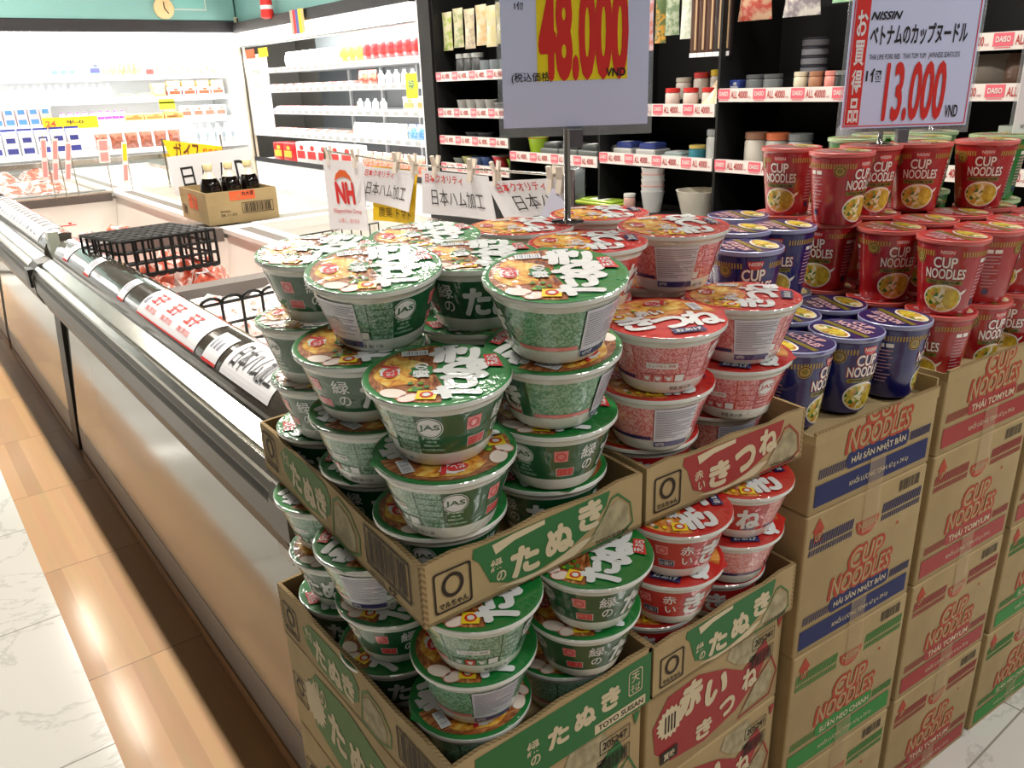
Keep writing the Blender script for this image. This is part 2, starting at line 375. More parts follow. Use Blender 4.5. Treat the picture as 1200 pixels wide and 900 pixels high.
# ================================================================== NOODLE BOWLS
def rb(z): return .0465+(.0655-.0465)*(z-.004)/.062
def deg(d): return d*pi/180*.058
def bodyf(h): return lambda u, v: ((rb(v)+h)*cos(u/.058), (rb(v)+h)*sin(u/.058), v)
def lidf(h): return lambda x, y: (x, y, .0745+h)
def make_bowl(kind, label):
    gr = kind == 'green'
    BAND, INFO, MOS, RIM = (G_BAND, G_INFO, G_MOS, G_RIM) if gr else (R_BAND, R_INFO, R_MOS, R_RIM)
    t = thing('noodle_bowl', label, 'noodle bowl')
    b = MB()
    prof = [(.040, .002, BOWLW), (.0435, 0, BOWLW), (.0465, .004, BOWLW)]
    zs = [.0155, .031, .0465, .061]
    prof += [(rb(z), z, BAND) for z in zs[:-1]]+[(rb(zs[-1]), zs[-1], BOWLW), (.0655, .066, BOWLW), (.0685, .0675, BOWLW), (.0702, .0695, BOWLW), (.0702, .0728, BOWLW), (.069, .0742, BOWLW)]
    def mf(i, a):
        if 3 <= i <= 5:
            if 122 < a < 188: return MOS if i > 3 or gr else MOS
            if 190 < a < 250: return INFO
            if 251 < a < 276: return INFO
            return BAND
    b.lathe(prof, 72, mf)
    st = .004
    # logo side
    if gr:
        b.text('緑', (deg(-12), .040, deg(6), .057), PRINTW, bodyf(.0005), .012, st); b.text('の', (deg(-8), .024, deg(5), .037), PRINTW, bodyf(.0005), .012, st)
        for ch, a0, a1, z0, z1 in (('た', 16, 46, .020, .054), ('ぬ', 48, 80, .018, .052), ('き', 83, 112, .020, .056)):
            b.text(ch, (deg(a0), z0, deg(a1), z1), PRINTW, bodyf(.0005), .045, st)
    else:
        b.text('赤', (deg(-12), .040, deg(4), .056), PRINTW, bodyf(.0005), .012, st); b.text('い', (deg(-9), .024, deg(5), .036), PRINTW, bodyf(.0005), .012, st)
        for ch, a0, a1, z0, z1 in (('き', 14, 44, .019, .056), ('つ', 47, 79, .022, .048), ('ね', 81, 113, .019, .054)):
            b.text(ch, (deg(a0), z0, deg(a1), z1), PRINTW, bodyf(.0005), .045, st)
    # red / navy boxes beside the logo
    bx = LRED if gr else LNAVY
    for a0, z0 in ((-38, .020), (88, .0165)):
        b.flat(rect(deg(a0), z0, deg(a0+20), z0+.011), PRINTW, bodyf(.0004), st); b.flat(rect(deg(a0+.7), z0+.0006, deg(a0+19.3), z0+.0104), bx, bodyf(.0006), st)
        b.text('だし香る' if gr else 'お揚げ', (deg(a0+2), z0+.002, deg(a0+18), z0+.009), PRINTW if not gr else LPINK, bodyf(.0008), .0, st)
    b.flat(rect(deg(-40), .040, deg(-26), .0545), LPINK, bodyf(.0004), st); b.ring(ell(deg(-33), .047, .0052, .0052, 18), .0014, LRED, bodyf(.0006), st)
    # JAS mark
    b.flat(ell(deg(-73), .0475, .0122, .0122, 26), PRINTW, bodyf(.0004), st); b.ring(ell(deg(-73), .0475, .0114, .0114, 26), .0009, BAND, bodyf(.0006), st)
    b.text('JAS', (deg(-82), .0435, deg(-64), .0515), BAND, bodyf(.0007), .02, st)
    for z, w in ((.034, 8), (.0295, 5), (.025, 8), (.0195, 12)): b.flat(rect(deg(-73-w), z, deg(-73+w), z+.0028), INFO, bodyf(.0004), st)
    # tables and recipe pictures low on the information side
    for a in (190.5, 250.5, 276): b.flat(rect(deg(a-.5), .0165, deg(a+.5), .0605), BAND, bodyf(.0004), st)
    for q in range(5):
        b.flat(rect(deg(252), .022+q*.0078, deg(275.5), .0226+q*.0078), BAND, bodyf(.0004), st)
    b.flat(rect(deg(196), .0165, deg(250), .0265), BAND, bodyf(.0004), st)
    for q in range(4):
        b.flat(rect(deg(198+q*13), .0172, deg(209+q*13), .0258), (LRED if q == 1 and gr else PRINTW if q == 3 else INFO), bodyf(.0006), st)
        if q < 3: b.flat([(deg(200+q*13), .023), (deg(207+q*13), .023), (deg(205+q*13), .0185), (deg(202+q*13), .0185)], PRINTW, bodyf(.0008), st)
    b.flat(rect(deg(204), .034, deg(238), .041), PRINTW, bodyf(.0004), st); b.text('カップめん 即席', (deg(206), .0355, deg(236), .0395), BAND, bodyf(.0006), 0, st)
    b.flat(rect(deg(123), .0165, deg(188), .021), LPINK if gr else LNAVY, bodyf(.0004), st)
    b.text('製造 28.11.28', (deg(232), .0055, deg(262), .0105), PBLACK, bodyf(.0006), 0, st)
    b.build('bowl_body', t)
    # lid
    l = MB(); l.lathe([(.0692, .0735, RIM), (.0698, .0742, RIM), (.0678, .0747, RIM), (.0665, .0745, RIM), (.03, .0745, RIM)], 64, cap0=False)
    l.flat([(.067, -.016), (.0745, .001), (.067, .014)], RIM, lidf(-.0004))          # the pull tab
    if gr:
        l.flat(ell(0, 0, .0635, .0635, 40, radians(-2), radians(182))+[(-.04, -.006), (0, .003), (.03, -.004)], SOUP, lidf(.0003))
        l.flat([(.006+.033*(1+.13*sin(5*a*.2618+1))*cos(a*.2618), .035+.0225*(1+.13*sin(4*a*.2618))*sin(a*.2618)) for a in range(24)], CRUST, lidf(.0006))
        l.flat(ell(-.0515, .026, .008, .011, 18, rot=.4), EGGW, lidf(.0009)); l.flat(ell(-.040, .040, .0085, .013, 18, rot=-.5), EGGW, lidf(.0009))
        l.ring(ell(-.0515, .026, .008, .011, 18, rot=.4), .0009, LPINK, lidf(.0011))
        for q in range(9): l.flat(ell(-.033+.0065*cos(q*2.4)*(q % 3)*.8, .021+.006*sin(q*2.4)*(q % 3)*.9, .0030, .0026, 10), ONION if q % 2 else LGREEN, lidf(.0012+q*.00005))
        l.flat(star(7, .012, .0165, .002, .014, .8), RIM, lidf(.0012)); l.text('緑の', (-.013, .007, .020, .023), PRINTW, lidf(.0018), .035)
        for ch, R, ro in (('た', (-.0585, -.038, -.018, .008), .12), ('ぬ', (-.023, -.049, .022, .004), 0), ('き', (.016, -.043, .0585, .008), -.1)):
            l.text(ch, R, PRINTW, lidf(.0014), .058, rot=ro)
        l.flat([(.0, -.062), (.030, -.0575), (.030, -.045), (.003, -.047)], LRED, lidf(.0018)); l.text('天ぷら', (.004, -.0585, .027, -.0475), PRINTW, lidf(.002), .03)
    else:
        l.flat(ell(0, 0, .0635, .0635, 40, radians(-2), radians(182))+[(-.04, .004), (0, -.004), (.03, .006)], SOUPR, lidf(.0003))
        l.flat([(-.02, .05), (.03, .054), (.046, .028), (.006, .012), (-.026, .024)], CRUST, lidf(.0006))
        for q in range(8): l.flat(ell(-.036+.011*cos(q*2.4), .030+.011*sin(q*2.4), .0032, .0028, 10), (LYEL, LGREEN, EGGW, LPINK)[q % 4], lidf(.0009+q*.00005))
        l.text('赤い', (-.030, .004, .004, .022), PRINTW, lidf(.0014), .05)
        for ch, R, ro in (('き', (-.0585, -.038, -.018, .008), .12), ('つ', (-.022, -.042, .021, -.004), 0), ('ね', (.016, -.043, .0585, .006), -.1)):
            l.text(ch, R, PRINTW, lidf(.0014), .05, rot=ro)
        l.flat([(-.012, -.0585), (.026, -.058), (.025, -.044), (-.011, -.045)], LNAVY, lidf(.0018)); l.text('おあげ', (-.008, -.056, .022, -.0475), PRINTW, lidf(.002), .03)
    # brand square with its ring, the red flash, the bar code
    l.flat([(-.059, .003), (-.042, .0), (-.039, .018), (-.056, .021)], LYEL, lidf(.0014)); l.ring(ell(-.049, .0105, .0062, .0062, 18), .0022, LRED, lidf(.0017)); l.flat(ell(-.049, .0105, .0034, .0034, 14), PRINTW, lidf(.0018))
    l.flat(star(9, .0125, .0145, .006, .044, .72), PRINTW, lidf(.0013)); l.flat(ell(.002, .0435, .0105, .0072, 20), LRED, lidf(.0015)); l.text('だし', (-.005, .0395, .008, .0475), PRINTW, lidf(.0018), .02)
    l.flat([(.010, .036), (.015, .036), (.022, .052), (.016, .052)], LRED, lidf(.0016))
    l.flat(rect(.040, .008, .052, .034), PRINTW, lidf(.0013))
    for q in range(9): l.flat(rect(.042, .010+q*.0026, .050, .010+q*.0026+(.0007 if q % 3 else .0015)), STGREY, lidf(.0015))
    if gr: l.flat(rect(.055, -.022, .060, -.006), STICK, lidf(.0013))
    l.build('lid', t)
    # import sticker
    s = MB(); s.flat(rect(deg(191), .0065, deg(240), .0612), STICK, bodyf(.0013), st)
    for q in range(15):
        w = (46, 44, 46, 40, 45, 22, 44, 42, 30, 45, 38, 44, 20, 40, 26)[q]; s.flat(rect(deg(193), .0565-q*.0026, deg(193+w), .0565-q*.0026+.0011), STGREY, bodyf(.0015), st)
    s.flat(rect(deg(191.6), .007, deg(239.4), .0145), STNAVY, bodyf(.0015), st); s.text('NITTO', (deg(194), .0088, deg(205), .0128), PRINTW, bodyf(.0017), .02, st)
    o = s.build('import_sticker', t); o['label'] = 'white paper import sticker with a navy strip'
    return t
CAMD = 233                                        # direction from the stacks towards the photographer, degrees
protos = {}
def bowl(kind, x, y, lidz, facing, lid, label, tilt=0, sticker=True, group=None):
    """facing: angle of the printed side turned to the aisle; lid: heading of the lid's lettering"""
    z = lidz-.0745+H
    if kind not in protos:
        t = make_bowl(kind, label); protos[kind] = t
    else: t = dup(protos[kind], (0, 0, 0))
    t['label'] = label; t['group'] = group
    ax = Vector((cos(YAW), -sin(YAW), 0))
    R = Matrix.Rotation(radians(tilt), 4, ax) @ Matrix.Rotation(radians(CAMD-facing), 4, 'Z')
    t.rotation_euler = R.to_euler(); t.location = (x, y, z+abs(sin(radians(tilt)))*.045)
    for c in list(t.children):
        if c.name.startswith('lid'): c.rotation_euler = (0, 0, radians(lid-(CAMD-facing)))
        if c.name.startswith('import') and not sticker: NOST.append(c)
NOST = []
LV = (-.41, -.333, -.256, -.179)
LW = (-.655, -.577, -.499)
NM4 = ('bottom', 'second', 'third', 'top')
GU = 'green lidded bowls in the upper tray'; RU = 'red lidded bowls in the upper tray'; GL = 'green lidded bowls in the lower tray'; RL = 'red lidded bowls in the lower tray'
# stack: (where, [(x, y, facing, lid heading, tilt, sticker)] from the tray upward)
green_up = [
 ('nearest corner stack', [(.389, .646, 300, 75, 0, 0), (.380, .614, 276, 165, 3, 0), (.379, .616, 292, 58, 5, 0)]),
 ('second stack along the freezer side', [(.398, .790, 20, 215, 0, 0), (.381, .760, 262, 190, 3, 0), (.372, .757, 10, 62, 5, 0), (.391, .744, 252, 66, 9, 1)]),
 ('back stack along the freezer side', [(.405, .934, 60, 240, 0, 0), (.396, .904, 18, 60, 0, 0), (.386, .902, 330, 50, 0, 0), (.394, .888, 352, 46, 5, 0)]),
 ('front stack beside the red bowls', [(.532, .646, 40, 250, 0, 0), (.522, .620, 322, 50, 2, 0), (.512, .606, 148, 200, 7, 1), (.501, .588, 168, 58, 9, 1)]),
 ('middle stack beside the red bowls', [(.540, .790, 40, 60, 0, 0), (.526, .764, 20, 60, 0, 0), (.519, .750, 30, 250, 0, 0), (.508, .732, 28, 60, 3, 0)]),
 ('back stack beside the red bowls', [(.546, .934, 40, 60, 0, 0), (.533, .908, 200, 60, 0, 0), (.532, .894, 20, 60, 0, 0), (.534, .876, 200, 70, 4, 0)])]
for nm, st in green_up:
    for i, (x, y, fa, li, ti, sk) in enumerate(st):
        q = 'top' if i == len(st)-1 else NM4[i]
        bowl('green', x, y, LV[i], fa, li, f'green noodle bowl, {q} of the {nm} in the upper tray', ti, sk, GU)
red_up = [
 ('front left stack', [(.688, .645, 40, 60, 0, 0), (.674, .614, 200, 55, 2, 1), (.669, .598, 232, 335, 3, 0)]),
 ('front right stack', [(.830, .645, 200, 60, 0, 1), (.817, .608, 262, 300, 2, 0), (.812, .598, 214, 35, 0, 1)]),
 ('middle left stack', [(.680, .790, 40, 60, 0, 0), (.672, .760, 40, 60, 0, 0), (.668, .744, 30, 60, 0, 0), (.648, .700, 40, 52, 0, 0)]),
 ('middle right stack', [(.826, .790, 40, 60, 0, 0), (.822, .760, 40, 60, 0, 0), (.812, .746, 40, 60, 0, 0), (.790, .695, 222, 58, 2, 1)]),
 ('back left stack', [(.684, .936, 40, 60, 0, 0), (.680, .912, 40, 60, 0, 0), (.676, .896, 40, 60, 0, 0), (.664, .846, 60, 60, 0, 0)]),
 ('back right stack', [(.830, .936, 40, 60, 0, 0), (.826, .914, 40, 60, 0, 0), (.822, .896, 40, 60, 0, 0), (.806, .846, 60, 60, 0, 0)])]
for nm, st in red_up:
    for i, (x, y, fa, li, ti, sk) in enumerate(st):
        q = 'top' if i == len(st)-1 else NM4[i]
        bowl('red', x, y, LV[i], fa, li, f'red noodle bowl, {q} of the {nm} in the upper tray', ti, sk, RU)
green_low = [
 ('nearest corner stack', [(.402, .632, 200, 172, 0, 0), (.404, .621, 192, 60, 2, 1), (.402, .606, 225, 60, 2, 0)]),
 ('second stack along the freezer side', [(.386, .775, 20, 25, 0, 0), (.386, .765, 335, 40, 2, 0), (.370, .772, 220, 215, 2, 1)]),
 ('back stack along the freezer side', [(.396, .918, 40, 250, 0, 0), (.388, .908, 70, 60, 0, 0), (.385, .925, 258, 200, 2, 0)]),
 ('front stack beside the red bowls', [(.545, .636, 200, 60, 0, 0), (.544, .600, 345, 60, 2, 0), (.541, .580, 345, 40, 2, 0)])]
for nm, st in green_low:
    for i, (x, y, fa, li, ti, sk) in enumerate(st):
        q = ('bottom', 'middle', 'top')[i]
        bowl('green', x, y, LW[i], fa, li, f'green noodle bowl, {q} of the {nm} in the lower tray', ti, sk, GL)
red_low = [
 ('left stack', [(.692, .632, 40, 60, 0, 0), (.696, .600, 5, 300, 2, 0), (.690, .588, 352, 60, 2, 0)]),
 ('right stack', [(.834, .632, 40, 330, 0, 0), (.827, .604, 148, 320, 2, 0), (.822, .592, 98, 60, 2, 0)])]
for nm, st in red_low:
    for i, (x, y, fa, li, ti, sk) in enumerate(st):
        q = ('bottom', 'middle', 'top')[i]
        bowl('red', x, y, LW[i], fa, li, f'red noodle bowl, {q} of the {nm} in the lower tray', ti, sk, RL)
for c in NOST: bpy.data.objects.remove(c)

# ================================================================== TRAYS AND CARTONS OF THE BOWLS
def brand_square(m, fn, x, y, s, ink=CINK):
    m.ring(rrect(x, y, x+s, y+s*1.05, s*.08), s*.05, ink, fn); m.ring(ell(x+s/2, y+s*.62, s*.29, s*.31, 24), s*.09, ink, fn)
    m.text('マルちゃん', (x+s*.12, y+s*.08, x+s*.88, y+s*.24), ink, fn, .03)
def bars(m, fn, x0, y0, x1, y1, ink=CINK, frame=True, n=22):
    if frame: m.ring(rect(x0, y0, x1, y1), (y1-y0)*.05, ink, fn)
    random.seed(3); x = x0+(x1-x0)*.06; k = (x1-x0)*.88/n
    for i in range(n):
        w = k*random.choice((.3, .45, .7)); m.flat(rect(x, y0+(y1-y0)*.1, x+w, y1-(y1-y0)*.1), ink, fn); x += k
def tray(name, label, FL, FR, BR, BL, z0, h, front_kind, side=True, hr=None):
    t = thing(name, label, 'cardboard tray', (0, 0, 0), 0, 'cut down cardboard trays under the bowls')
    z0 += H; th = .005
    b = MB(); cs = [FL, FR, BR, BL]
    b.mesh([(p[0], p[1], z) for z in (z0, z0+.004) for p in cs], [(3, 2, 1, 0), (4, 5, 6, 7), (0, 1, 5, 4), (1, 2, 6, 5), (2, 3, 7, 6), (3, 0, 4, 7)], CARD)
    b.build('tray_floor', t)
    cen = Vector((sum(p[0] for p in cs)/4, sum(p[1] for p in cs)/4))
    def wall(p, q, nm):
        p = Vector(p); q = Vector(q); d = (q-p).normalized(); n = Vector((d.y, -d.x)); w = MB()
        N = 8; P = []
        for i in range(N+1):
            c = p+(q-p)*i/N; hh = h+.003*sin(i*1.9)*(0 < i < N)
            P.append((c, hh))
        for i in range(N):
            (a, ha), (c, hc) = P[i], P[i+1]; A = a-n*th; C = c-n*th
            w.face([(a.x, a.y, z0), (c.x, c.y, z0), (c.x, c.y, z0+h-.004), (a.x, a.y, z0+h-.004)], CARD)
            w.face([(a.x, a.y, z0+h-.004), (c.x, c.y, z0+h-.004), (c.x, c.y, z0+hc), (a.x, a.y, z0+ha)], CARD)
            w.face([(A.x, A.y, z0), (A.x, A.y, z0+ha), (C.x, C.y, z0+hc), (C.x, C.y, z0)], CARDI)
            w.face([(a.x, a.y, z0+ha), (c.x, c.y, z0+hc), (C.x, C.y, z0+hc), (A.x, A.y, z0+ha)], CARDE)
        for c, hh in (P[0], P[-1]):
            C = c-n*th; w.face([(c.x, c.y, z0), (C.x, C.y, z0), (C.x, C.y, z0+hh), (c.x, c.y, z0+hh)], CARDE)
        return w, wallf(p, q, z0), (q-p).length
    w, fn, L = wall(FL, FR, 'front')
    f1 = lambda u, v, fn=fn: fn(u, v)
    f2 = wallf(FL, FR, z0, .0010); f3 = wallf(FL, FR, z0, .0014)
    if front_kind in ('green', 'red'):
        G = CGRN if front_kind == 'green' else CRED
        brand_square(w, f2, .012, .010, .044)
        sw = [(.058, h-.014), (.066, h-.022), (.078, .020), (.10, .010), (.135, .0065), (.175, .012), (.215, .028), (.238, .048), (.244, h-.004), (.10, h-.004), (.06, h-.004)]
        w.flat(sw, G, f1)
        w.flat([(.085, .0095), (.12, .002), (.19, .004), (.22, .018), (.20, .018), (.15, .006), (.11, .0075)], CTXT, f1)
        w.flat([(.215, .010), (.255, .006), (.275, .012), (.272, .036), (.256, .050), (.24, .044), (.228, .032)], CNOOD, f1)
        w.ring([(.20, .002), (.262, .0018), (.281, .012), (.276, .040), (.256, .058), (.246, .056), (.232, .034)], .003, G, f2)
        w.flat([(.082, h-.008), (.11, h-.005), (.15, h-.0045), (.15, h-.010), (.11, h-.013), (.086, h-.020)], CTXT, f2)
        w.text('緑' if front_kind == 'green' else '赤', (.079, .030, .094, .044), CTXT, f2, .02); w.text('の' if front_kind == 'green' else 'い', (.086, .016, .098, .028), CTXT, f2, .02)
        for ch, R in zip('たぬき' if front_kind == 'green' else 'きつね', ((.104, .011, .142, .046), (.150, .016, .190, .052), (.196, .028, .232, .064))):
            w.text(ch, R, CTXT, f2, .055)
        w.text('TOYO SUISAN', (.222, .0035, .272, .0095), CINK, f3, .01)
    else:
        w.flat(rect(.03, .0004, L-.001, h-.006), CGRN, f1)
        w.flat(star(17, .017, .021, .058, .020), CTXT, f2)
        for q in range(4): w.flat(rect(.049+q*.006, .009, .0515+q*.006, .031), CINK, f3)
        w.text('緑', (.098, .034, .116, .054), CTXT, f2, .02); w.text('の', (.103, .018, .117, .032), CTXT, f2, .02)
        for ch, R in zip('たぬき', ((.128, .024, .160, .054), (.168, .026, .202, .056), (.210, .028, .242, .060))): w.text(ch, R, CTXT, f2, .055)
        w.ring(rrect(.256, .028, .280, .064, .004), .0014, CTXT, f2); w.text('天', (.261, .046, .275, .060), CTXT, f2, .01); w.text('そば', (.260, .031, .276, .043), CTXT, f2, .01)
        w.flat(rect(.200, .004, .286, .018), CTXT, f2); w.text('TOYO SUISAN', (.206, .007, .282, .015), CINK, f3, .015)
    w.build('front_wall', t)
    w, fn, L = wall(BL, FL, 'side')
    f2 = wallf(BL, FL, z0, .0010); f3 = wallf(BL, FL, z0, .0014)
    if side:
        brand_square(w, f2, .012, .014, .046)
        w.flat([(.075, .05), (.085, .028), (.115, .014), (.16, .008), (.205, .012), (.232, .03), (.236, .052), (.225, .066), (.16, .070), (.10, .068)], CGRN2, fn)
        w.text('緑の', (.085, .040, .106, .060), CTXT, f2, .02)
        for ch, R in zip('たぬき', ((.110, .018, .144, .056), (.150, .014, .188, .052), (.190, .016, .224, .054))): w.text(ch, R, CTXT, f2, .055)
        w.flat([(.24, .008), (.27, .004), (.296, .012), (.300, .034), (.285, .05), (.262, .056), (.245, .046)], CNOOD, fn); w.ring([(.232, .002), (.28, .0), (.308, .012), (.312, .036), (.292, .058), (.26, .066), (.242, .054)], .004, CGRN2, fn)
        bars(w, f2, .325, .014, .425, .062)
        w.text('12', (.375, .004, .392, .011), CINK, f2, .05); w.text('4901990', (.33, .003, .365, .009), CINK, f2)
    w.build('side_wall', t)
    w, fn, L = wall(BR, BL, 'b'); w.build('back_wall', t)
    w, fn, L = wall(FR, BR, 'b'); w.build('side_wall', t)
    return t
tray('cardboard_tray', 'upper cardboard tray with green printed front under the green bowls', (.317, .571), (.612, .570), (.616, 1.012), (.338, 1.018), -.4905, .069, 'green')
tray('cardboard_tray', 'upper cardboard tray with red printed front under the red bowls', (.618, .569), (.906, .555), (.906, 1.008), (.622, 1.014), -.4905, .072, 'red', side=False)
tray('cardboard_tray', 'lower cardboard tray with all green front standing on cartons', (.322, .553), (.618, .553), (.618, .988), (.318, .988), -.736, .082, 'all')
tray('cardboard_tray', 'lower cardboard tray with green swoosh front holding red bowls', (.621, .552), (.912, .549), (.912, .988), (.621, .988), -.736, .078, 'green', side=False)

def carton_body(w, W2, d, h, edge=CARDE):
    w.bbox((-W2, -d, 0), (W2, 0, h), CARD, .004)
def bowl_carton(kind, label, x, y, z, rz=0):
    t = thing('bowl_carton', label, 'carton', (x, y, z+H), rz, 'closed cartons under the bowl trays')
    w = MB(); W2, d, h = .146, .435, .163
    w.bbox((-W2, 0, 0), (W2, d, h-.001), CARD, .004)
    f1 = front(-W2, 0, 0, .0008); f2 = front(-W2, 0, 0, .0014); f3 = front(-W2, 0, 0, .002)
    G = CGRN if kind == 'green' else CRED
    w.flat([(.012, .10), (.018, .055), (.05, .025), (.12, .016), (.19, .03), (.235, .06), (.262, .10), (.25, .125), (.20, .095), (.16, .12), (.10, .142), (.04, .138)], G, f1)
    w.flat([(.185, .112), (.225, .098), (.235, .13), (.225, .155), (.17, .155), (.16, .135)], CNOOD, f1)
    w.flat([(.205, .018), (.262, .022), (.274, .055), (.262, .075), (.235, .055)], CNOOD, f1); w.ring([(.195, .008), (.272, .012), (.286, .052), (.270, .086), (.232, .058)], .004, G, f1)
    w.text('緑' if kind == 'green' else '赤', (.06, .085, .11, .140), CTXT, f2, .06, shear=.2); w.text('の' if kind == 'green' else 'い', (.115, .075, .165, .120), CTXT, f2, .06, shear=.2)
    for ch, R in zip('たぬき' if kind == 'green' else 'きつね', ((.10, .024, .135, .056), (.15, .034, .185, .066), (.20, .054, .235, .092))): w.text(ch, R, CTXT, f2, .05)
    w.flat(star(17, .022, .027, .045, .095), CTXT, f2)
    for q in range(4): w.flat(rect(.035+q*.006, .08, .0375+q*.006, .108), CINK, f3)
    w.ring(rect(.218, .118, .270, .140), .0012, CINK, f2); w.text('205247' if kind == 'green' else '205241', (.223, .123, .265, .135), CINK, f2, .02)
    bars(w, f2, .214, .086, .270, .110)
    w.flat([(.275, .150), (.288, .150), (.280, .130)], G, f2)
    w.flat(rect(.028, .030, .062, .050), CINK, f3); w.text('賞味', (.034, .034, .056, .046), CTXT, f3 if 0 else front(-W2, 0, 0, .0026), .02)
    if kind == 'green':
        l1 = leftf(-W2, d, 0, .0008); l2 = leftf(-W2, d, 0, .0014)
        w.flat([(.06, .10), (.08, .04), (.16, .018), (.26, .03), (.31, .07), (.30, .13), (.20, .15), (.10, .145)], CGRN2, l1)
        for ch, R in zip('たぬき', ((.13, .05, .18, .11), (.19, .045, .245, .105), (.25, .05, .30, .115))): w.text(ch, R, CTXT, l2, .055)
        w.text('緑の', (.09, .10, .13, .135), CTXT, l2, .03)
        w.flat(star(17, .03, .038, .085, .085), CTXT, l2)
        w.flat([(.30, .03), (.35, .02), (.385, .05), (.37, .10), (.33, .12), (.31, .08)], CNOOD, l2); w.ring([(.29, .018), (.36, .008), (.40, .05), (.382, .11), (.335, .135), (.305, .09)], .005, CGRN2, l1)
        brand_square(w, l2, .012, .05, .045)
    w.build('carton_shell', t)
    s = MB(); s.box((-.02, .02, h-.001), (.02, d-.02, h-.0004), TAPE); s.build('tape_strip', t)
    return t
for i in range(3):
    zz = -.737-.163*(i+1)
    nm = ('directly under the lower green tray', 'second below the lower green tray', 'lowest below the green trays')[i]
    bowl_carton('green', f'closed tan carton with green print, {nm}', .467, .562, zz)
    nm = ('directly under the red bowls', 'second below the red bowls', 'lowest below the red bowls')[i]
    bowl_carton('red', f'closed tan carton with red print, {nm}', .768, .562, zz)
w = MB(); w.box((.32, .57, .06), (.915, .99, .094), mat('pallet_grey', (92, 92, 96), rough=.6))
for x in (.33, .58, .83): w.box((x, .58, 0), (x+.075, .98, .06), mat('pallet_grey', (0, 0, 0)))
tag(w.build('low_pallet'), 'low grey pallet on the floor under the bowl cartons', 'pallet')

# ================================================================== CUP NOODLES
CB = dict(rough=.35, coat=.8, coat_rough=.1, cbump=(30, .3))
CUPC = {'blue': mat('cup_blue', (16, 24, 100), **CB), 'red': mat('cup_red', (164, 22, 32), **CB), 'green': mat('cup_green', (24, 112, 40), **CB)}
LIDC = {'blue': mat('cup_lid_blue', (30, 30, 92), **CB), 'red': mat('cup_lid_red', (196, 60, 58), **CB), 'green': mat('cup_lid_green', (150, 190, 120), **CB)}
CGOLD = mat('cup_gold', (176, 142, 66), rough=.4, coat=.6); CWHITE = mat('cup_white', (238, 234, 228), **CB); COUT = mat('cup_letter_red', (150, 20, 36), **CB)
CBAND = mat('cup_band_olive', (120, 108, 30), **CB); FOOD = ramp_mat('cup_food', 170, [(.1, (70, 120, 40)), (.3, (216, 190, 60)), (.5, (196, 90, 40)), (.7, (232, 214, 120)), (.9, (238, 232, 200))], .4, .7, 'cells', (30, .3))
FOODY = mat('cup_noodle_yellow', (226, 204, 70), alt=('noise', 90, (190, 160, 40), .4, .6), **CB); CRIMS = {'blue': mat('cup_rim_blue', (150, 154, 190), rough=.3, coat=.5), 'red': mat('cup_rim_red', (206, 104, 100), rough=.3, coat=.5), 'green': mat('cup_rim_green', (170, 196, 150), rough=.3, coat=.5)}
def rc(z): return .0365+.0135*(z/.112)
def cupf(h): return lambda u, v: ((rc(v)+h)*cos(u/.045), (rc(v)+h)*sin(u/.045), v)
def cd(d): return d*pi/180*.045
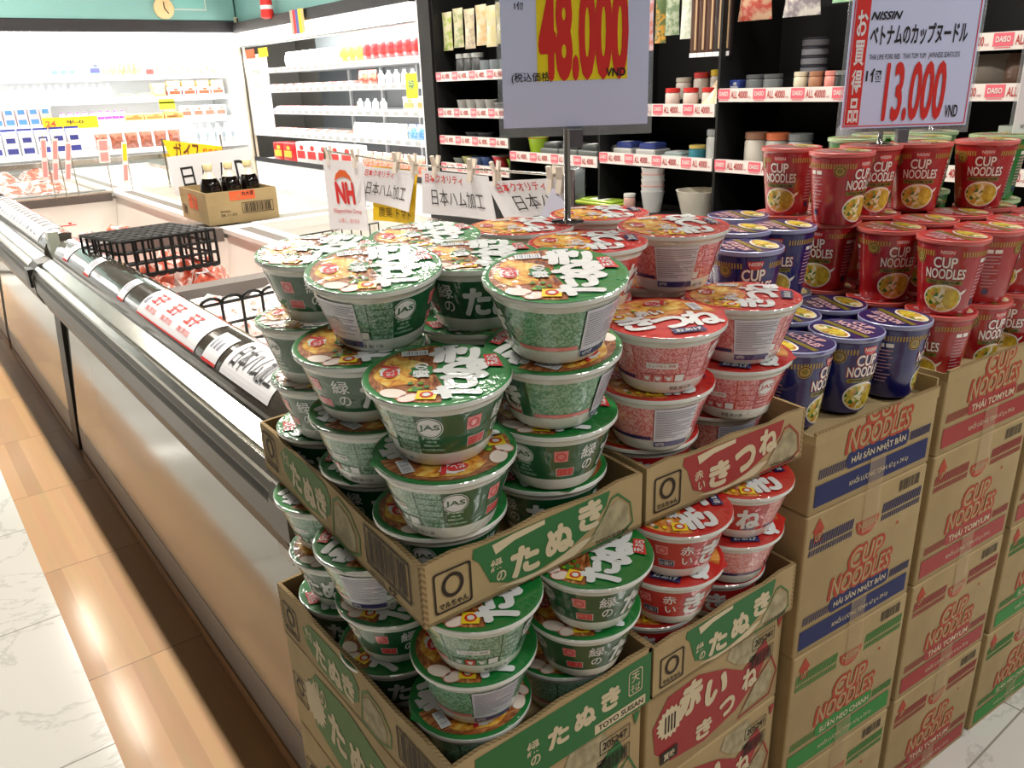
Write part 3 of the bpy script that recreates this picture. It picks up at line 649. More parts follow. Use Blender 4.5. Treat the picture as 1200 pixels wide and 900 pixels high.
def make_cup(kind, label):
    t = thing('noodle_cup', label, 'cup noodles'); C = CUPC[kind]; CRIMW = CRIMS[kind]
    b = MB(); b.lathe([(.033, .003, C), (.0355, 0, C), (rc(.004), .004, C), (rc(.05), .05, C), (rc(.108), .108, C), (.0518, .110, CRIMW), (.0524, .1125, CRIMW), (.0518, .115, CRIMW)], 48)
    st = .004
    for a in range(0, 360, 5):                                   # dashed gold band
        if not (-24 < (a+180) % 360-180 < 24 or 156 < a < 204): b.flat(rect(cd(a), .092, cd(a+2.6), .100), CGOLD, cupf(.0004))
    for base in (0, 180):
        B = lambda a: cd(base+a)
        b.flat(ell(B(0), .101, .0105, .0105, 16, pi, 2*pi)+[(B(0)+.0105, .103), (B(0)-.0105, .103)], LRED, cupf(.0006), st); b.text('NISSIN', (B(-11), .0965, B(11), .1015), CWHITE, cupf(.0009), .01, st)
        for s_, R, sh in (('CUP', (B(-22), .0745, B(18), .0915), 0), ('NOODLES', (B(-36), .0575, B(36), .0735), 0)):
            b.text(s_, (R[0]-.0015, R[1]-.0012, R[2]+.0015, R[3]+.0012), COUT, cupf(.0005), .07, st, shear=sh); b.text(s_, R, CWHITE, cupf(.0009), .02, st, shear=sh)
        b.flat(rrect(B(-36), .0485, B(34), .0555, .003), CBAND, cupf(.0005), st)
        b.text({'blue': 'JAPANESE SEAFOOD', 'red': 'THAI TOM YUM', 'green': 'THAI LIME PORK'}[kind], (B(-30), .0500, B(28), .0540), PBLACK, cupf(.0008), .015, st)
        b.flat(ell(B(0), .0262, .0305, .0222, 30), CWHITE, cupf(.0005), st)
        b.flat([(B(28), .034), (B(46), .042), (B(44), .037), (B(31), .028)], CWHITE, cupf(.0005), st)
        b.flat(ell(B(0), .026, .0282, .0198, 28), FOOD, cupf(.0008), st); b.flat(ell(B(18), .0265, .0125, .0158, 20), FOODY, cupf(.0011), st)
        b.flat(ell(B(-52), .088, .0095, .0095, 20), CGOLD, cupf(.0006), st); b.ring(ell(B(-52), .088, .0082, .0082, 20), .0012, PBLACK, cupf(.0008), st); b.flat(ell(B(-52), .0885, .0045, .004, 14), CBAND, cupf(.0008), st)
        for k in range(10): b.flat(rect(B(62), .076-k*.0055, B(62+(30, 26, 31, 20, 30, 28, 16, 30, 25, 22)[k]), .0778-k*.0055), mat('cup_small_print', (196, 150, 160), rough=.5), cupf(.0005), st)
        b.flat(rect(B(64), .082, B(76), .088), CWHITE, cupf(.0005), st); b.flat(rect(B(79), .082, B(92), .088), CWHITE, cupf(.0005), st); b.flat(rrect(B(68), .014, B(80), .024, .003), LNAVY, cupf(.0006), st)
    b.build('cup_body', t)
    L = LIDC[kind]; l = MB(); lf = lambda h: (lambda x, y: (x, y, .1165+h))
    l.lathe([(.0518, .1150, CRIMW), (.0524, .1160, CRIMW), (.0505, .1168, L), (.0495, .1165, L), (.02, .1165, L)], 44, cap0=False)
    l.flat([(.0515, -.010), (.0575, 0), (.0515, .010)], L, lf(-.0005))
    PAL = mat('cup_lid_lettering', (214, 170, 178), **CB)
    l.text('CUP', (-.022, .024, .018, .038), PAL, lf(.0006), .05); l.text('NOODLES', (-.036, .006, .034, .021), PAL, lf(.0006), .05)
    l.flat(rect(-.046, -.006, .046, .003), CBAND, lf(.0004)); l.flat(ell(0, -.026, .034, .017, 26), CWHITE, lf(.0004)); l.flat(ell(0, -.0265, .031, .0145, 24), FOOD, lf(.0007)); l.flat(ell(.010, -.026, .015, .010, 18), FOODY, lf(.0010))
    l.build('lid', t); return t
cprot = {}
def cup(kind, x, y, lidz, off, lid, label, group=None):
    if kind not in cprot: t = make_cup(kind, label); cprot[kind] = t
    else: t = dup(cprot[kind], (0, 0, 0))
    t['label'] = label; t['group'] = group; rz = radians(CAMD-off); t.location = (x, y, lidz-.1172+H); t.rotation_euler = (0, 0, rz)
    for c in t.children:
        if c.name.startswith('lid'): c.rotation_euler = (0, 0, radians(lid)-rz)
BC = 'blue cups of noodles on the nearer carton column'; RC = 'red cups of noodles stacked on the second carton column'; GC = 'green cups of noodles behind the red ones'
z1, z2 = -.350, -.2325
for x, y, o, li, lb in ((.958, .612, -50, 250, 'front left'), (1.060, .598, -22, 250, 'front middle'), (1.165, .582, -66, 60, 'front right')): cup('blue', x, y, z1, o, li, f'blue noodle cup, {lb} on the open carton beside the red bowls', BC)
for x, y, o, li, lb in ((.962, .722, 0, 60, 'behind the front left cup'), (1.067, .704, 0, 60, 'behind the front middle cup'), (1.172, .690, 0, 60, 'behind the front right cup'), (.972, .830, 0, 60, 'third row left'), (1.077, .812, 0, 60, 'third row middle'), (1.182, .796, 0, 60, 'third row right'), (1.190, .904, 0, 60, 'back row right'), (1.086, .918, 0, 60, 'back row left')): cup('blue', x, y, z1, o, li, f'blue noodle cup in the lower layer, {lb}', BC)
for x, y, o, li, lb in ((.974, .716, 0, 60, 'nearest of the upper layer behind the red bowls'), (1.150, .778, 30, 60, 'upper layer beside the red cups'), (1.080, .812, 10, 70, 'upper layer middle, only its lid and rim showing'), (1.188, .896, 20, 60, 'back of the upper layer')): cup('blue', x, y, z2, o, li, f'blue noodle cup, {lb}', BC)
z1, z2, z3 = -.3615, -.2440, -.1265
D1 = [(1.296, .576, 58, 'front left'), (1.402, .568, -20, 'front middle'), (1.506, .560, 30, 'front right'), (1.304, .684, 0, 'second row left'), (1.410, .676, 0, 'second row middle'), (1.514, .668, 0, 'second row right'), (1.312, .792, 0, 'third row left'), (1.418, .784, 0, 'third row middle'), (1.522, .776, 0, 'third row right'), (1.320, .900, 0, 'back row left'), (1.426, .892, 0, 'back row middle')]
for x, y, o, lb in D1: cup('red', x, y, z1, o, 60, f'red noodle cup in the bottom layer, {lb}', RC)
D2 = [(1.292, .572, 34, 'front left'), (1.306, .680, 0, 'second row left, logo facing out'), (1.402, .566, 95, 'front middle, back label showing'), (1.508, .562, 60, 'front right'), (1.412, .676, 10, 'second row middle'), (1.516, .668, 30, 'second row right'), (1.300, .788, 44, 'third row left above the blue cups'), (1.418, .782, 0, 'third row middle'), (1.524, .776, 0, 'third row right'), (1.320, .896, 0, 'back row left'), (1.428, .890, 0, 'back row middle')]
for x, y, o, lb in D2: cup('red', x, y, z2, o, 60, f'red noodle cup in the middle layer, {lb}', RC)
for x, y, o, lb in ((1.322, .890, 40, 'leftmost of the top layer'), (1.284, .768, -30, 'second from the left of the top layer, badge showing'), (1.412, .790, -8, 'top layer under the sign pole'), (1.500, .745, 20, 'top layer before the green cups'), (1.598, .676, 24, 'rightmost of the top layer')): cup('red', x, y, z3, o, 60, f'red noodle cup, {lb}', RC)
for x, y, o, lb in ((1.612, .565, 40, 'front'), (1.620, .672, 40, 'behind the front one')):
    for z, q in ((z1, 'bottom'), (z2, 'middle')): cup('red', x, y, z, o, 60, f'red noodle cup at the far right, {q} layer, {lb}', RC)
for i, (x, y, o, lb) in enumerate(((1.598, .796, 10, 'between the two rightmost red cups'), (1.706, .700, 40, 'at the far right edge'), (1.530, .888, 0, 'behind the sign pole'), (1.634, .900, 0, 'back row middle'), (1.742, .850, 0, 'back row right'))):
    cup('green', x, y, z3+.002, o, 60, f'green noodle cup of the top layer, {lb}', GC)
    cup('green', x, y, z2+.002, o, 60, f'green noodle cup of the middle layer, {lb}', GC)
    cup('green', x, y, z1+.002, o, 60, f'green noodle cup of the bottom layer, {lb}', GC)

def cup_carton(flav, label, x, y, z, rz, cut=None, h=.243):
    t = thing('cup_carton', label, 'carton', (x, y, z+H), rz, 'cup noodle cartons stacked on the floor')
    C = {'blue': CNAVY, 'red': CRED, 'green': CLGRN}[flav]; w = MB(); W2 = .1475; d = .40
    top = cut or h
    if cut:                                                   # opened carton: inner board with a low front flap
        w.bbox((-W2, 0, 0), (W2, d, cut-.016), CARD, .004)
        for a, c in (((-W2, 0, cut-.018), (W2, .004, cut)), ((-W2, .004, cut-.018), (-W2+.004, d, cut-.006)), ((W2-.004, .004, cut-.018), (W2, d, cut+.012)), ((-W2, d-.004, cut-.018), (W2, d, cut))): w.box(a, c, CARD)
        w.box((-W2, -.0002, cut-.002), (W2, .0042, cut+.0004), CARDE)
    else: w.bbox((-W2, 0, 0), (W2, d, h), CARD, .004)
    f1 = front(0, 0, 0, .0008); f2 = front(0, 0, 0, .0013); f3 = front(0, 0, 0, .0018)
    w.flat(rect(-.138, .012, .134, .046), C, f1); w.text('KHỐI LƯỢNG TỊNH: 67 g x 24 Ly', (-.06, .021, .085, .035), CTXT, f2, .01)
    w.flat(rrect(-.072, .052, .078, .078, .008), C, f1); w.text({'blue': 'HẢI SẢN NHẬT BẢN', 'red': 'THÁI TOMYUM', 'green': 'SƯỜN HEO CHANH'}[flav], (-.062, .057, .07, .073), CTXT, f2, .02)
    for k in range(13):
        for s_ in (-1, 1):
            u = (-.134+k*.0048) if s_ < 0 else (.082+k*.0042)
            w.flat([(u, .055), (u+.0022, .055), (u+.0038, .070), (u+.0016, .070)], C, f1)
    for s_, R in (('CUP', (-.032, .114, .048, .148)), ('NOODLES', (-.072, .0805, .074, .1125))):
        if R[1] < top-.004: w.text(s_, (R[0]-.006, R[1]-.0045, R[2]+.006, R[3]+.0045), CREDO, f1, .10, shear=.14, top=top-.001); w.text(s_, R, CARD, f2, .01, shear=.14, top=top-.001)
    w.flat(ell(.083, .158, .003, .003, 10), CREDO, f1) if top > .17 else None
    if not cut:
        w.flat(ell(.0, .190, .028, .024, 16, pi, 2*pi)+[(.028, .194), (-.028, .194)], CREDO, f1); w.text('NISSIN', (-.022, .180, .022, .191), CARD, f2, .02)
        for k in range(19):
            for u in (-.138+k*.0054, .036+k*.0054):
                w.flat([(u, .176), (u+.0026, .176), (u+.004, .186), (u+.0014, .186)], C, f1); w.flat([(u, .189), (u+.003, .189), (u+.0052, .206), (u+.0022, .206)], C, f1)
        w.flat([(-.134, .214), (-.106, .214), (-.120, .236)], CREDO, f1); w.flat(rect(-.129, .196, -.111, .215), CREDO, f1); w.text('UP', (-.127, .199, -.113, .210), CARD, f2, .02)
        bars(w, f1, .07, .212, .132, .236, CINK, False)
    w.flat(rect(-W2+.014, .02, -W2+.034, .05), CNAVY if flav == 'blue' else C, leftf(-W2, .06, 0, .0008))
    for k in range(2): w.flat(rect(.05+.13*k, .015, .16+.13*k, .10), C, leftf(-W2, .36, 0, .0008))
    w.build('carton_shell', t)
    s = MB(); s.face([(-.016, -.0026, 0), (.022, -.0026, 0), (.022, -.0026, .055), (-.016, -.0026, .055)], TAPE); s.build('tape_strip', t)
    if not cut: s = MB(); s.face([(-.016, -.0026, h-.07), (.022, -.0026, h-.07), (.022, -.0026, h), (-.016, -.0026, h)], TAPE); s.build('tape_strip', t)
    return t
RZ = radians(-4.2)
BH = .2445
def colpos(xl, yl): return xl+.1475*cos(RZ), yl+.1475*sin(RZ)
for col, (xl, yl, fl, cutrise, cutlab) in enumerate(((.922, .545, ('green', 'green', 'blue'), .128, 'blue'), (1.238, .523, ('red', 'red', 'red'), .146, 'red'), (1.556, .500, ('green', 'green', 'red'), .146, 'red'))):
    x, y = colpos(xl, yl); pl = ('nearest column beside the bowls', 'middle column', 'far right column')[col]
    for i in range(3): cup_carton(fl[i], f'tan carton with {fl[i]} print, {("on the floor", "second from the floor", "third from the floor")[i]}, {pl}', x+.004*((i*col+i) % 2), y, -1.32+i*BH, RZ)
    cup_carton(cutlab, f'opened tan carton with {cutlab} print, topping the {pl}', x, y, -1.32+3*BH, RZ, cut=cutrise)

# ================================================================== ISLAND FREEZER
PANEL = mat('freezer_panel', (172, 171, 165), rough=.09, metal=.34); PSTRIP = mat('freezer_base_strip', (150, 150, 152), rough=.35, metal=.1)
PLINTH = mat('freezer_plinth', (172, 138, 104), rough=.4)
BUMP = mat('bumper_grey', (92, 90, 84), rough=.35, metal=.2); STEEL = mat('brushed_steel', (205, 203, 194), rough=.2, metal=1, bump=(90, .08))
DARKP = mat('dark_plastic', (26, 25, 24), rough=.4); RAILD = mat('label_rail_dark', (74, 68, 60), rough=.15, coat=1, coat_rough=.03)
LINER = mat('freezer_liner', (232, 230, 224), rough=.4); GREYB = mat('liner_grey_band', (110, 104, 100), rough=.5); WIREB = mat('black_wire', (16, 16, 16), rough=.45)
WHITEP = mat('white_plastic', (236, 236, 232), rough=.35); PAPER = mat('white_paper', (232, 232, 236), rough=.7); REDP = mat('red_print', (212, 44, 40), rough=.6); INK = mat('marker_ink', (26, 26, 30), rough=.6); YELP = mat('yellow_paper', (244, 204, 28), rough=.7)
CLEAR = mat('clear_acrylic', (190, 200, 205), rough=.04, alpha=.22, coat=.5); GLASS = mat('cooler_glass', (205, 225, 220), rough=.03, alpha=.16)
def zz(z): return z+H
CR = .085
def arcpt(t, off=0):                      # curved label rail section, t in 0..1 from the steel up to the inner edge
    x0, z0, x1, z1 = .447, -.546, .527, -.470
    a = radians(175-105*t); cx, cz, r = .523, -.553, .079
    return (cx+(r+off)*cos(a), zz(cz+(r+off)*sin(a)))
def railf(y0, h): return lambda u, v: (arcpt(v/.14, h)[0], y0-u, arcpt(v/.14, h)[1])     # u runs towards the viewer's right, v up the curve
X1 = 1.82
def freezer(label, ya, yb, near_end, labels, bed):
    t = thing('island_freezer', label, 'freezer', (0, 0, 0))
    w = MB(); w.prism([(.396, 0), (.396, .042), (.60, .042), (.60, 0)], ya+.02, yb-.02, PLINTH); w.prism([(.402, .042), (.402, .052), (.60, .052), (.60, .042)], ya+.02, yb-.02, DARKP); w.build('plinth', t)
    w = MB(); w.prism([(.398, .052), (.401, .145), (.44, .145), (.44, .052)], ya+.03, yb-.03, PSTRIP); w.prism([(.402, .145), (.443, zz(-.735)), (.45, zz(-.735)), (.45, .145)], ya+.03, yb-.03, PANEL); w.build('front_panel', t)
    w = MB(); w.prism([(.43, zz(-.745)), (.402, zz(-.722)), (.381, zz(-.665)), (.376, zz(-.655)), (.376, zz(-.612)), (.382, zz(-.600)), (.379, zz(-.590)), (.384, zz(-.578)), (.46, zz(-.578)), (.46, zz(-.745))], ya, yb, BUMP); w.build('bumper_rail', t)
    w = MB(); w.prism([(.384, zz(-.578)), (.386, zz(-.571)), (.398, zz(-.561)), (.400, zz(-.566)), (.406, zz(-.566)), (.409, zz(-.558)), (.446, zz(-.546)), (.45, zz(-.552)), (.45, zz(-.578))], ya, yb, STEEL); w.build('steel_top', t)
    w = MB(); N = 18
    sec = [arcpt(i/N) for i in range(N+1)]+[arcpt(1, -.006), (.53, zz(-.60)), (.452, zz(-.60))]
    w.prism(sec, ya+.01, yb-.05, RAILD, smooth=False); w.build('label_rail', t)
    for kind, y0, L in labels:
        l = MB(); f1 = railf(y0, .0016); f2 = railf(y0, .0022); f3 = railf(y0, .003)
        def strip(u0, v0, u1, v1, mt, fn):
            n = 12
            for i in range(n):
                a, b = v0+(v1-v0)*i/n, v0+(v1-v0)*(i+1)/n; l.face([fn(u0, a), fn(u1, a), fn(u1, b), fn(u0, b)], mt, True)
        v1 = .128 if kind != 'price' else .105
        strip(0, .03, L, v1, PAPER, f1)
        if kind == 'price':
            strip(0, .03, L, .036, REDP, f2)
            for q in range(3): strip(.01+.018*q, .06, .02+.018*q, .085, STGREY, f2)
        elif kind == 'leaf':
            for q in range(3): l.text('玉子', (.05+L*.28*q, .07, .05+L*.28*q+.07, .105), REDP, f3, .03, .02, stepy=.007); l.text('無添加', (.05+L*.28*q, .048, .05+L*.28*q+.08, .062), REDP, f3, 0, .02, stepy=.007)
            strip(.0, .03, L, .034, REDP, f2); strip(.01, .06, .03, .10, STGREY, f2)
        elif kind == 'sign': l.text('日本ハム加工', (.025, .050, L-.025, .112), INK, f3, .006, .02, stepy=.006)
        elif kind == 'long':
            for q in range(int(L/.09)):
                strip(.01+.09*q, .085, .06+.09*q, .125, GREYB, f2); strip(.02+.09*q, .045, .07+.09*q, .06, STGREY, f2)
        o = l.build('rail_label', t); 
    # right-hand outside, inner troughs, central divider
    w = MB(); w.prism([(X1, .05), (X1+.01, zz(-.55)), (X1-.02, zz(-.52)), (1.72, zz(-.52)), (1.72, .05)], ya, yb, [PANEL, STEEL, STEEL, LINER, LINER], caps=True); w.build('rear_panel', t)
    w = MB(); zb = zz(bed)
    w.box((.455, ya, .10), (X1-.02, yb, zb), LINER); w.box((.45, ya, zb), (.53, yb, zz(-.60)), LINER); w.build('liner', t)
    w = MB(); w.prism([(1.04, zb), (1.07, zz(-.52)), (1.18, zz(-.52)), (1.21, zb)], ya, yb, LINER); w.box((1.055, ya, zz(-.525)), (1.195, yb, zz(-.508)), WHITEP); w.box((1.10, ya+.1, zz(-.508)), (1.15, yb-.1, zz(-.5072)), GREYB); w.build('centre_divider', t)
    for yy in (ya, yb-.06):
        w = MB(); w.box((.50, yy, zb), (1.75, yy+.06, zz(-.545)), LINER); w.box((.50, yy-.002, zz(-.555)), (1.05, yy+.062, zz(-.505)), GREYB); w.box((1.19, yy-.002, zz(-.545)), (1.75, yy+.062, zz(-.505)), WHITEP)
        L2 = front(.5, yy, zz(-.665), .001)
        if bed < -.6:
            w.flat(rect(.2, .0, .34, .005), REDP, L2)
            for u in (.23, .31): w.flat([(u-.012, .017), (u+.012, .017), (u, .005)], REDP, L2)
        w.build('end_wall', t)
    if near_end:
        w = MB(); w.box((.50, 2.45, zb), (1.06, 2.52, zz(-.61)), LINER); w.box((.50, 2.445, zz(-.61)), (1.06, 2.525, zz(-.548)), GREYB)
        F = front(.5, 2.45, zz(-.79), .001); w.flat(rect(.16, .140, .30, .145), REDP, F)
        for u in (.19, .27): w.flat([(u-.012, .157), (u+.012, .157), (u, .145)], REDP, F)
        w.build('partition', t)
        w = MB(); w.box((.44, ya-.02, .05), (X1-.02, ya, zz(-.55)), BUMP); w.box((.40, ya-.035, zz(-.70)), (X1, ya-.018, zz(-.58)), DARKP); w.prism([(.425, zz(-.93)), (.418, zz(-.735)), (.374, zz(-.655)), (.374, zz(-.60)), (.384, zz(-.574)), (.46, zz(-.56)), (.50, zz(-.93))], ya-.05, ya+.02, BUMP); w.build('end_panel', t)
        w = MB(); w.box((.4325, ya+.12, zz(-.80)), (.4355, ya+.18, zz(-.775)), mat('price_tag_white', (215, 215, 210), rough=.4)); w.build('panel_tag', t)
    return t
freezer('glossy cream island freezer nearest the noodle bowls, with steel front rail', 1.12, 3.30, True, [('price', 3.10, .07), ('price', 2.78, .07), ('price', 2.36, .06), ('leaf', 2.16, .45), ('price', 1.66, .08), ('sign', 1.55, .245)], -.735)
freezer('second island freezer along the aisle, beyond the black joint strip', 3.42, 5.10, False, [('long', 5.0, 1.42)], -.76)
freezer('farthest island freezer along the aisle, before the back cooler', 5.16, 6.95, False, [('long', 6.8, 1.4)], -.57)
w = MB(); w.prism([(.390, .04), (.430, zz(-.735)), (.45, zz(-.735)), (.45, .04)], 3.30, 3.42, DARKP); w.prism([(.43, zz(-.75)), (.375, zz(-.66)), (.372, zz(-.60)), (.40, zz(-.555)), (.45, zz(-.55)), (.45, zz(-.75))], 3.30, 3.42, BUMP); w.box((.365, 3.325, zz(-.64)), (.40, 3.395, zz(-.575)), DARKP); w.box((.455, 3.33, zz(-.575)), (.49, 3.39, zz(-.455)), mat('joint_clear', (190, 196, 180), rough=.1, metal=.2)); w.box((.41, 3.33, .0), (.46, 3.41, .06), DARKP)
tag(w.build('joint_cover'), 'black joint strip and bracket between the first two freezers', 'bracket')
# glass partition at the end of the first freezer pair
t = thing('glass_partition', 'low glass partition with steel top rail across the second freezer', 'glass partition', (0, 4.98, zz(-.50)))
w = MB(); w.box((.52, -.004, .002), (1.04, .004, .155), GLASS); w.build('pane', t)
w = MB(); w.box((.51, -.014, .155), (1.75, .014, .180), STEEL); w.box((.51, -.012, -.004), (1.05, .012, .006), STEEL); w.build('rail', t)
w = MB(); w.box((1.20, -.004, .002), (1.74, .004, .155), GLASS); w.build('pane', t)
# cross bars of the right-hand trough
for yy, lb in ((2.06, 'nearer'), (3.10, 'behind the bottle carton')):
    pass
# frozen packs
PACK = ramp_mat('frozen_pack', 26, [(.45, (242, 240, 238)), (.58, (236, 222, 216)), (.66, (214, 120, 100)), (.72, (240, 230, 226))], .25, .8, 'noise', (40, .4))
PACKR = ramp_mat('meat_pack', 30, [(.35, (170, 60, 44)), (.5, (214, 110, 84)), (.6, (240, 226, 220))], .25, .8, 'noise', (40, .4))
def pack(x, y, z, sx, sy, sz, rz, tilt, label, red=False, group=None):
    t = MB(); n = 6; vs = []; fs = []
    random.seed(int(x*1000+y*77))
    for i in range(n+1):
        for j in range(n+1):
            u, v = i/n*2-1, j/n*2-1; e = max(abs(u), abs(v))
            zt = sz*(1-e**4)*(1+.25*random.uniform(-1, 1))
            vs.append((u*sx/2, v*sy/2, zt+.004))
    N = len(vs); vs += [(p[0], p[1], 0) for p in vs]
    for i in range(n):
        for j in range(n):
            a = i*(n+1)+j; q = (a, a+n+1, a+n+2, a+1); fs.append(q); fs.append(tuple(N+k for k in reversed(q)))
    rim = [i for i in range(n+1)]+[n+(n+1)*k for k in range(1, n+1)]+[n*(n+1)+k for k in range(n-1, -1, -1)]+[(n+1)*k for k in range(n-1, 0, -1)]
    for a, b in zip(rim, rim[1:]+rim[:1]): fs.append((a, b, N+b, N+a))
    t.mesh(vs, fs, PACKR if red else PACK, True); t.flat(rrect(-sx*.12, -sy*.06, sx*.06, sy*.08, .005), REDP if not red else PAPER, lambda u, v: (u, v, sz*1.06+.004))
    o = t.build('frozen_meat_pack'); o.location = (x, y, zz(z)); o.rotation_euler = (tilt, tilt*.6, rz)
    return tag(o, label, 'frozen food', group)
FPN = 'white frozen packs in the nearest trough'
k = 0
spots = [(.62, 1.40, -.70, .2), (.84, 1.42, -.70, -.3), (.62, 1.62, -.70, .5), (.86, 1.66, -.70, .1), (.64, 1.84, -.69, -.4), (.88, 1.90, -.69, .6), (.62, 2.10, -.67, .2), (.88, 2.16, -.67, -.3), (.68, 2.28, -.66, .4), (.90, 2.30, -.66, .1)]
for x, y, z, rz in spots:
    pack(x, y, z-.03, .25, .2, .05, rz, .04, 'white frozen food pack lying low in the nearest freezer trough', False, FPN)
    pack(x+.02, y+.03, z+.045, .25, .2, .055, rz+.5, .14, 'white frozen food pack on top of the pile in the nearest freezer trough', False, FPN+', upper layer')
for i, (x, y) in enumerate(((.60, 4.62), (.80, 4.60), (.98, 4.66))): pack(x, y, -.759, .2, .2, .10, .1*i, 0, 'red and white meat pack along the end wall of the second freezer', True, 'meat packs at the end wall')
for i, (x, y) in enumerate(((.62, 3.75), (.86, 3.8), (.64, 4.1), (.88, 4.15), (.72, 4.4))): pack(x, y, -.755, .22, .2, .08, .2*i, .05, 'red and white meat pack in the middle of the second freezer', True, 'meat packs in the second freezer')
for i, (x, y) in enumerate(((.60, 5.35), (.80, 5.35), (.60, 5.65), (.82, 5.66), (.62, 5.95), (.84, 5.98))): pack(x, y, -.565+.045*(i//2), .2, .30, .05, 0, 0, 'orange-red meat tray beyond the glass partition', True, 'meat trays beyond the glass')
for i, (x, y) in enumerate(((.62, 4.98-.25), (1.32, 2.2), (1.55, 2.3), (1.34, 2.55), (1.58, 2.6), (1.36, 2.85), (1.60, 2.95), (1.33, 3.75), (1.58, 3.85), (1.36, 4.2), (1.60, 4.4), (1.36, 4.7), (1.34, 1.9), (1.58, 1.95))):
    if i: pack(x, y, -.734 if y < 3.3 else -.759, .2, .18, .10, .3*i, .06, 'white frozen pack in the far side trough behind the hand-written signs', False, 'packs in the far side trough')
# wire baskets
def grid(m, o, a, b, na, nb, r):
    o, a, b = Vector(o), Vector(a), Vector(b)
    for i in range(na+1): m.tube([o+a*i/na, o+a*i/na+b], r, WIREB, 5)
    for i in range(nb+1): m.tube([o+b*i/nb, o+b*i/nb+a], r, WIREB, 5)
t = thing('wire_basket', 'black wire basket turned upside down on the nearest freezer trough', 'wire basket', (.565, 2.70, zz(-.543)))
GV = (.29, .025, 0); GD = (-.07, .25, 0)
w = MB(); grid(w, (0, 0, .01), GV, (0, 0, .108), 10, 3, .005)
for i in range(10):
    x = .029*i; w.tube([(x+.0145-.0145*cos(pi*j/6), (x+.0145-.0145*cos(pi*j/6))*.086, .01-.008*sin(pi*j/6)) for j in range(7)], .005, WIREB, 5)
w.build('front_grid', t)
w = MB(); grid(w, (0, 0, .118), GV, GD, 10, 6, .005); w.build('top_grid', t)
for q, (o, a) in enumerate((((0, 0, .004), GD), (GV[:2]+(.004,), GD), (GD[:2]+(.004,), GV))):
    w = MB(); grid(w, o, a, (0, 0, .114), 7, 3, .0042); w.build('side_grid', t)
for i, (x, y, z) in enumerate(((.62, 2.70, -.73), (.80, 2.74, -.73), (.66, 2.95, -.73), (.86, 2.98, -.73), (.60, 3.14, -.73), (.80, 3.15, -.73))): pack(x, y, z, .20, .20, .155, .3*i, .02, 'red and white meat pack under or behind the overturned wire basket', True, 'meat packs under the wire basket')
t = thing('wire_divider', 'black wire divider with looped top standing among the frozen packs', 'wire divider', (.57, 2.02, zz(-.665)))
w = MB(); grid(w, (0, 0, 0), (.44, .05, 0), (0, 0, .165), 8, 3, .0042)
for i in range(8):
    x = .44/8*i; w.tube([(x+.0275-.0275*cos(pi*j/8), (x+.0275-.0275*cos(pi*j/8))*.1136,   .165+.016*sin(pi*j/8)) for j in range(9)], .0042, WIREB, 5)
w.build('grid', t)
t = thing('wire_divider', 'black wire divider in the far side trough under the bottle carton', 'wire divider', (1.23, 3.10, zz(-.735)))
w = MB(); grid(w, (0, 0, 0), (.46, .05, 0), (0, 0, .18), 10, 3, .003); w.build('grid', t)
s = MB(); s.box((-.10, -.07, 0), (.10, .07, .002), PAPER); s.text('日本ハム', (-.08, -.01, .08, .03), REDP, lambda u, v: (u, v, .003), .02)
o = s.build('paper_sign'); o.location = (.735, 1.62, zz(-.585)); o.rotation_euler = (.25, .15, -.5); tag(o, 'white paper sign with red writing lying on the frozen packs', 'paper sign')

# ---- row of hand-written signs on a wire over the centre divider
t = thing('sign_wire', 'thin wire on two steel posts carrying the hand-written signs', 'sign rail', (1.16, 0, zz(-.508)))
w = MB(); w.tube([(0, 2.47, .32), (0, 1.9, .306), (0, 1.30, .318)], .0028, STEEL, 6); w.build('wire', t)
for yy in (2.47, 1.30):
    w = MB(); w.tube([(0, yy, 0), (0, yy, .33)], .006, STEEL, 8); w.lathe([(.02, 0), (.02, .006), (.006, .01)], 14, mt=STEEL, c=(0, yy, 0)); w.build('post', t)
def sgn(pts, sub, group=None, label='', build=None, dx=0):
    """paper hanging on the wire, corners (y,z) TL,TR,BR,BL read from the aisle"""
    m = MB(); TL, TR, BR, BL = pts; x = 1.152-dx
    def at(u, v, h):
        a = (TL[0]+(TR[0]-TL[0])*u, TL[1]+(TR[1]-TL[1])*u); b = (BL[0]+(BR[0]-BL[0])*u, BL[1]+(BR[1]-BL[1])*u)
        return (x-h+.012*sin(u*pi)*(1-v), b[0]+(a[0]-b[0])*v, zz(b[1]+(a[1]-b[1])*v))
    n = 8
    for h, mt in ((0, sub), (-.0012, sub)):
        for i in range(n):
            for j in range(4): m.face([at(i/n, j/4, h), at((i+1)/n, j/4, h), at((i+1)/n, (j+1)/4, h), at(i/n, (j+1)/4, h)], mt, True)
    if build: build(m, lambda h: (lambda u, v: at(u, v, h)))
    o = m.build('paper_sign'); return tag(o, label, 'paper sign', group)
def nh(m, F):
    m.flat([(.24, .70), (.30, .80), (.42, .87), (.56, .86), (.66, .78), (.70, .68), (.62, .75), (.50, .77), (.36, .75)], mat('logo_orange', (222, 96, 30), rough=.6), F(.0012), .05)
    m.text('NH', (.24, .38, .72, .70), REDP, F(.0012), .05, .05); m.text('NipponHam Group', (.14, .23, .86, .31), LPINK, F(.0012), .01, .05); m.text('人輝く、食の未来', (.22, .10, .76, .17), LPINK, F(.0012), 0, .05)
def hw(m, F):
    m.text('日本クオリティ', (.06, .74, .62, .94), REDP, F(.0012), .01, .06); m.text('日本ハム加工', (.14, .22, .88, .60), INK, F(.0012), -.005, .06)
def hw2(m, F):
    m.text('日本クオリティ', (.12, .68, .80, .94), REDP, F(.0012), .01, .06); m.text('日本ハム', (.26, .18, 1.0, .60), INK, F(.0012), -.005, .06)
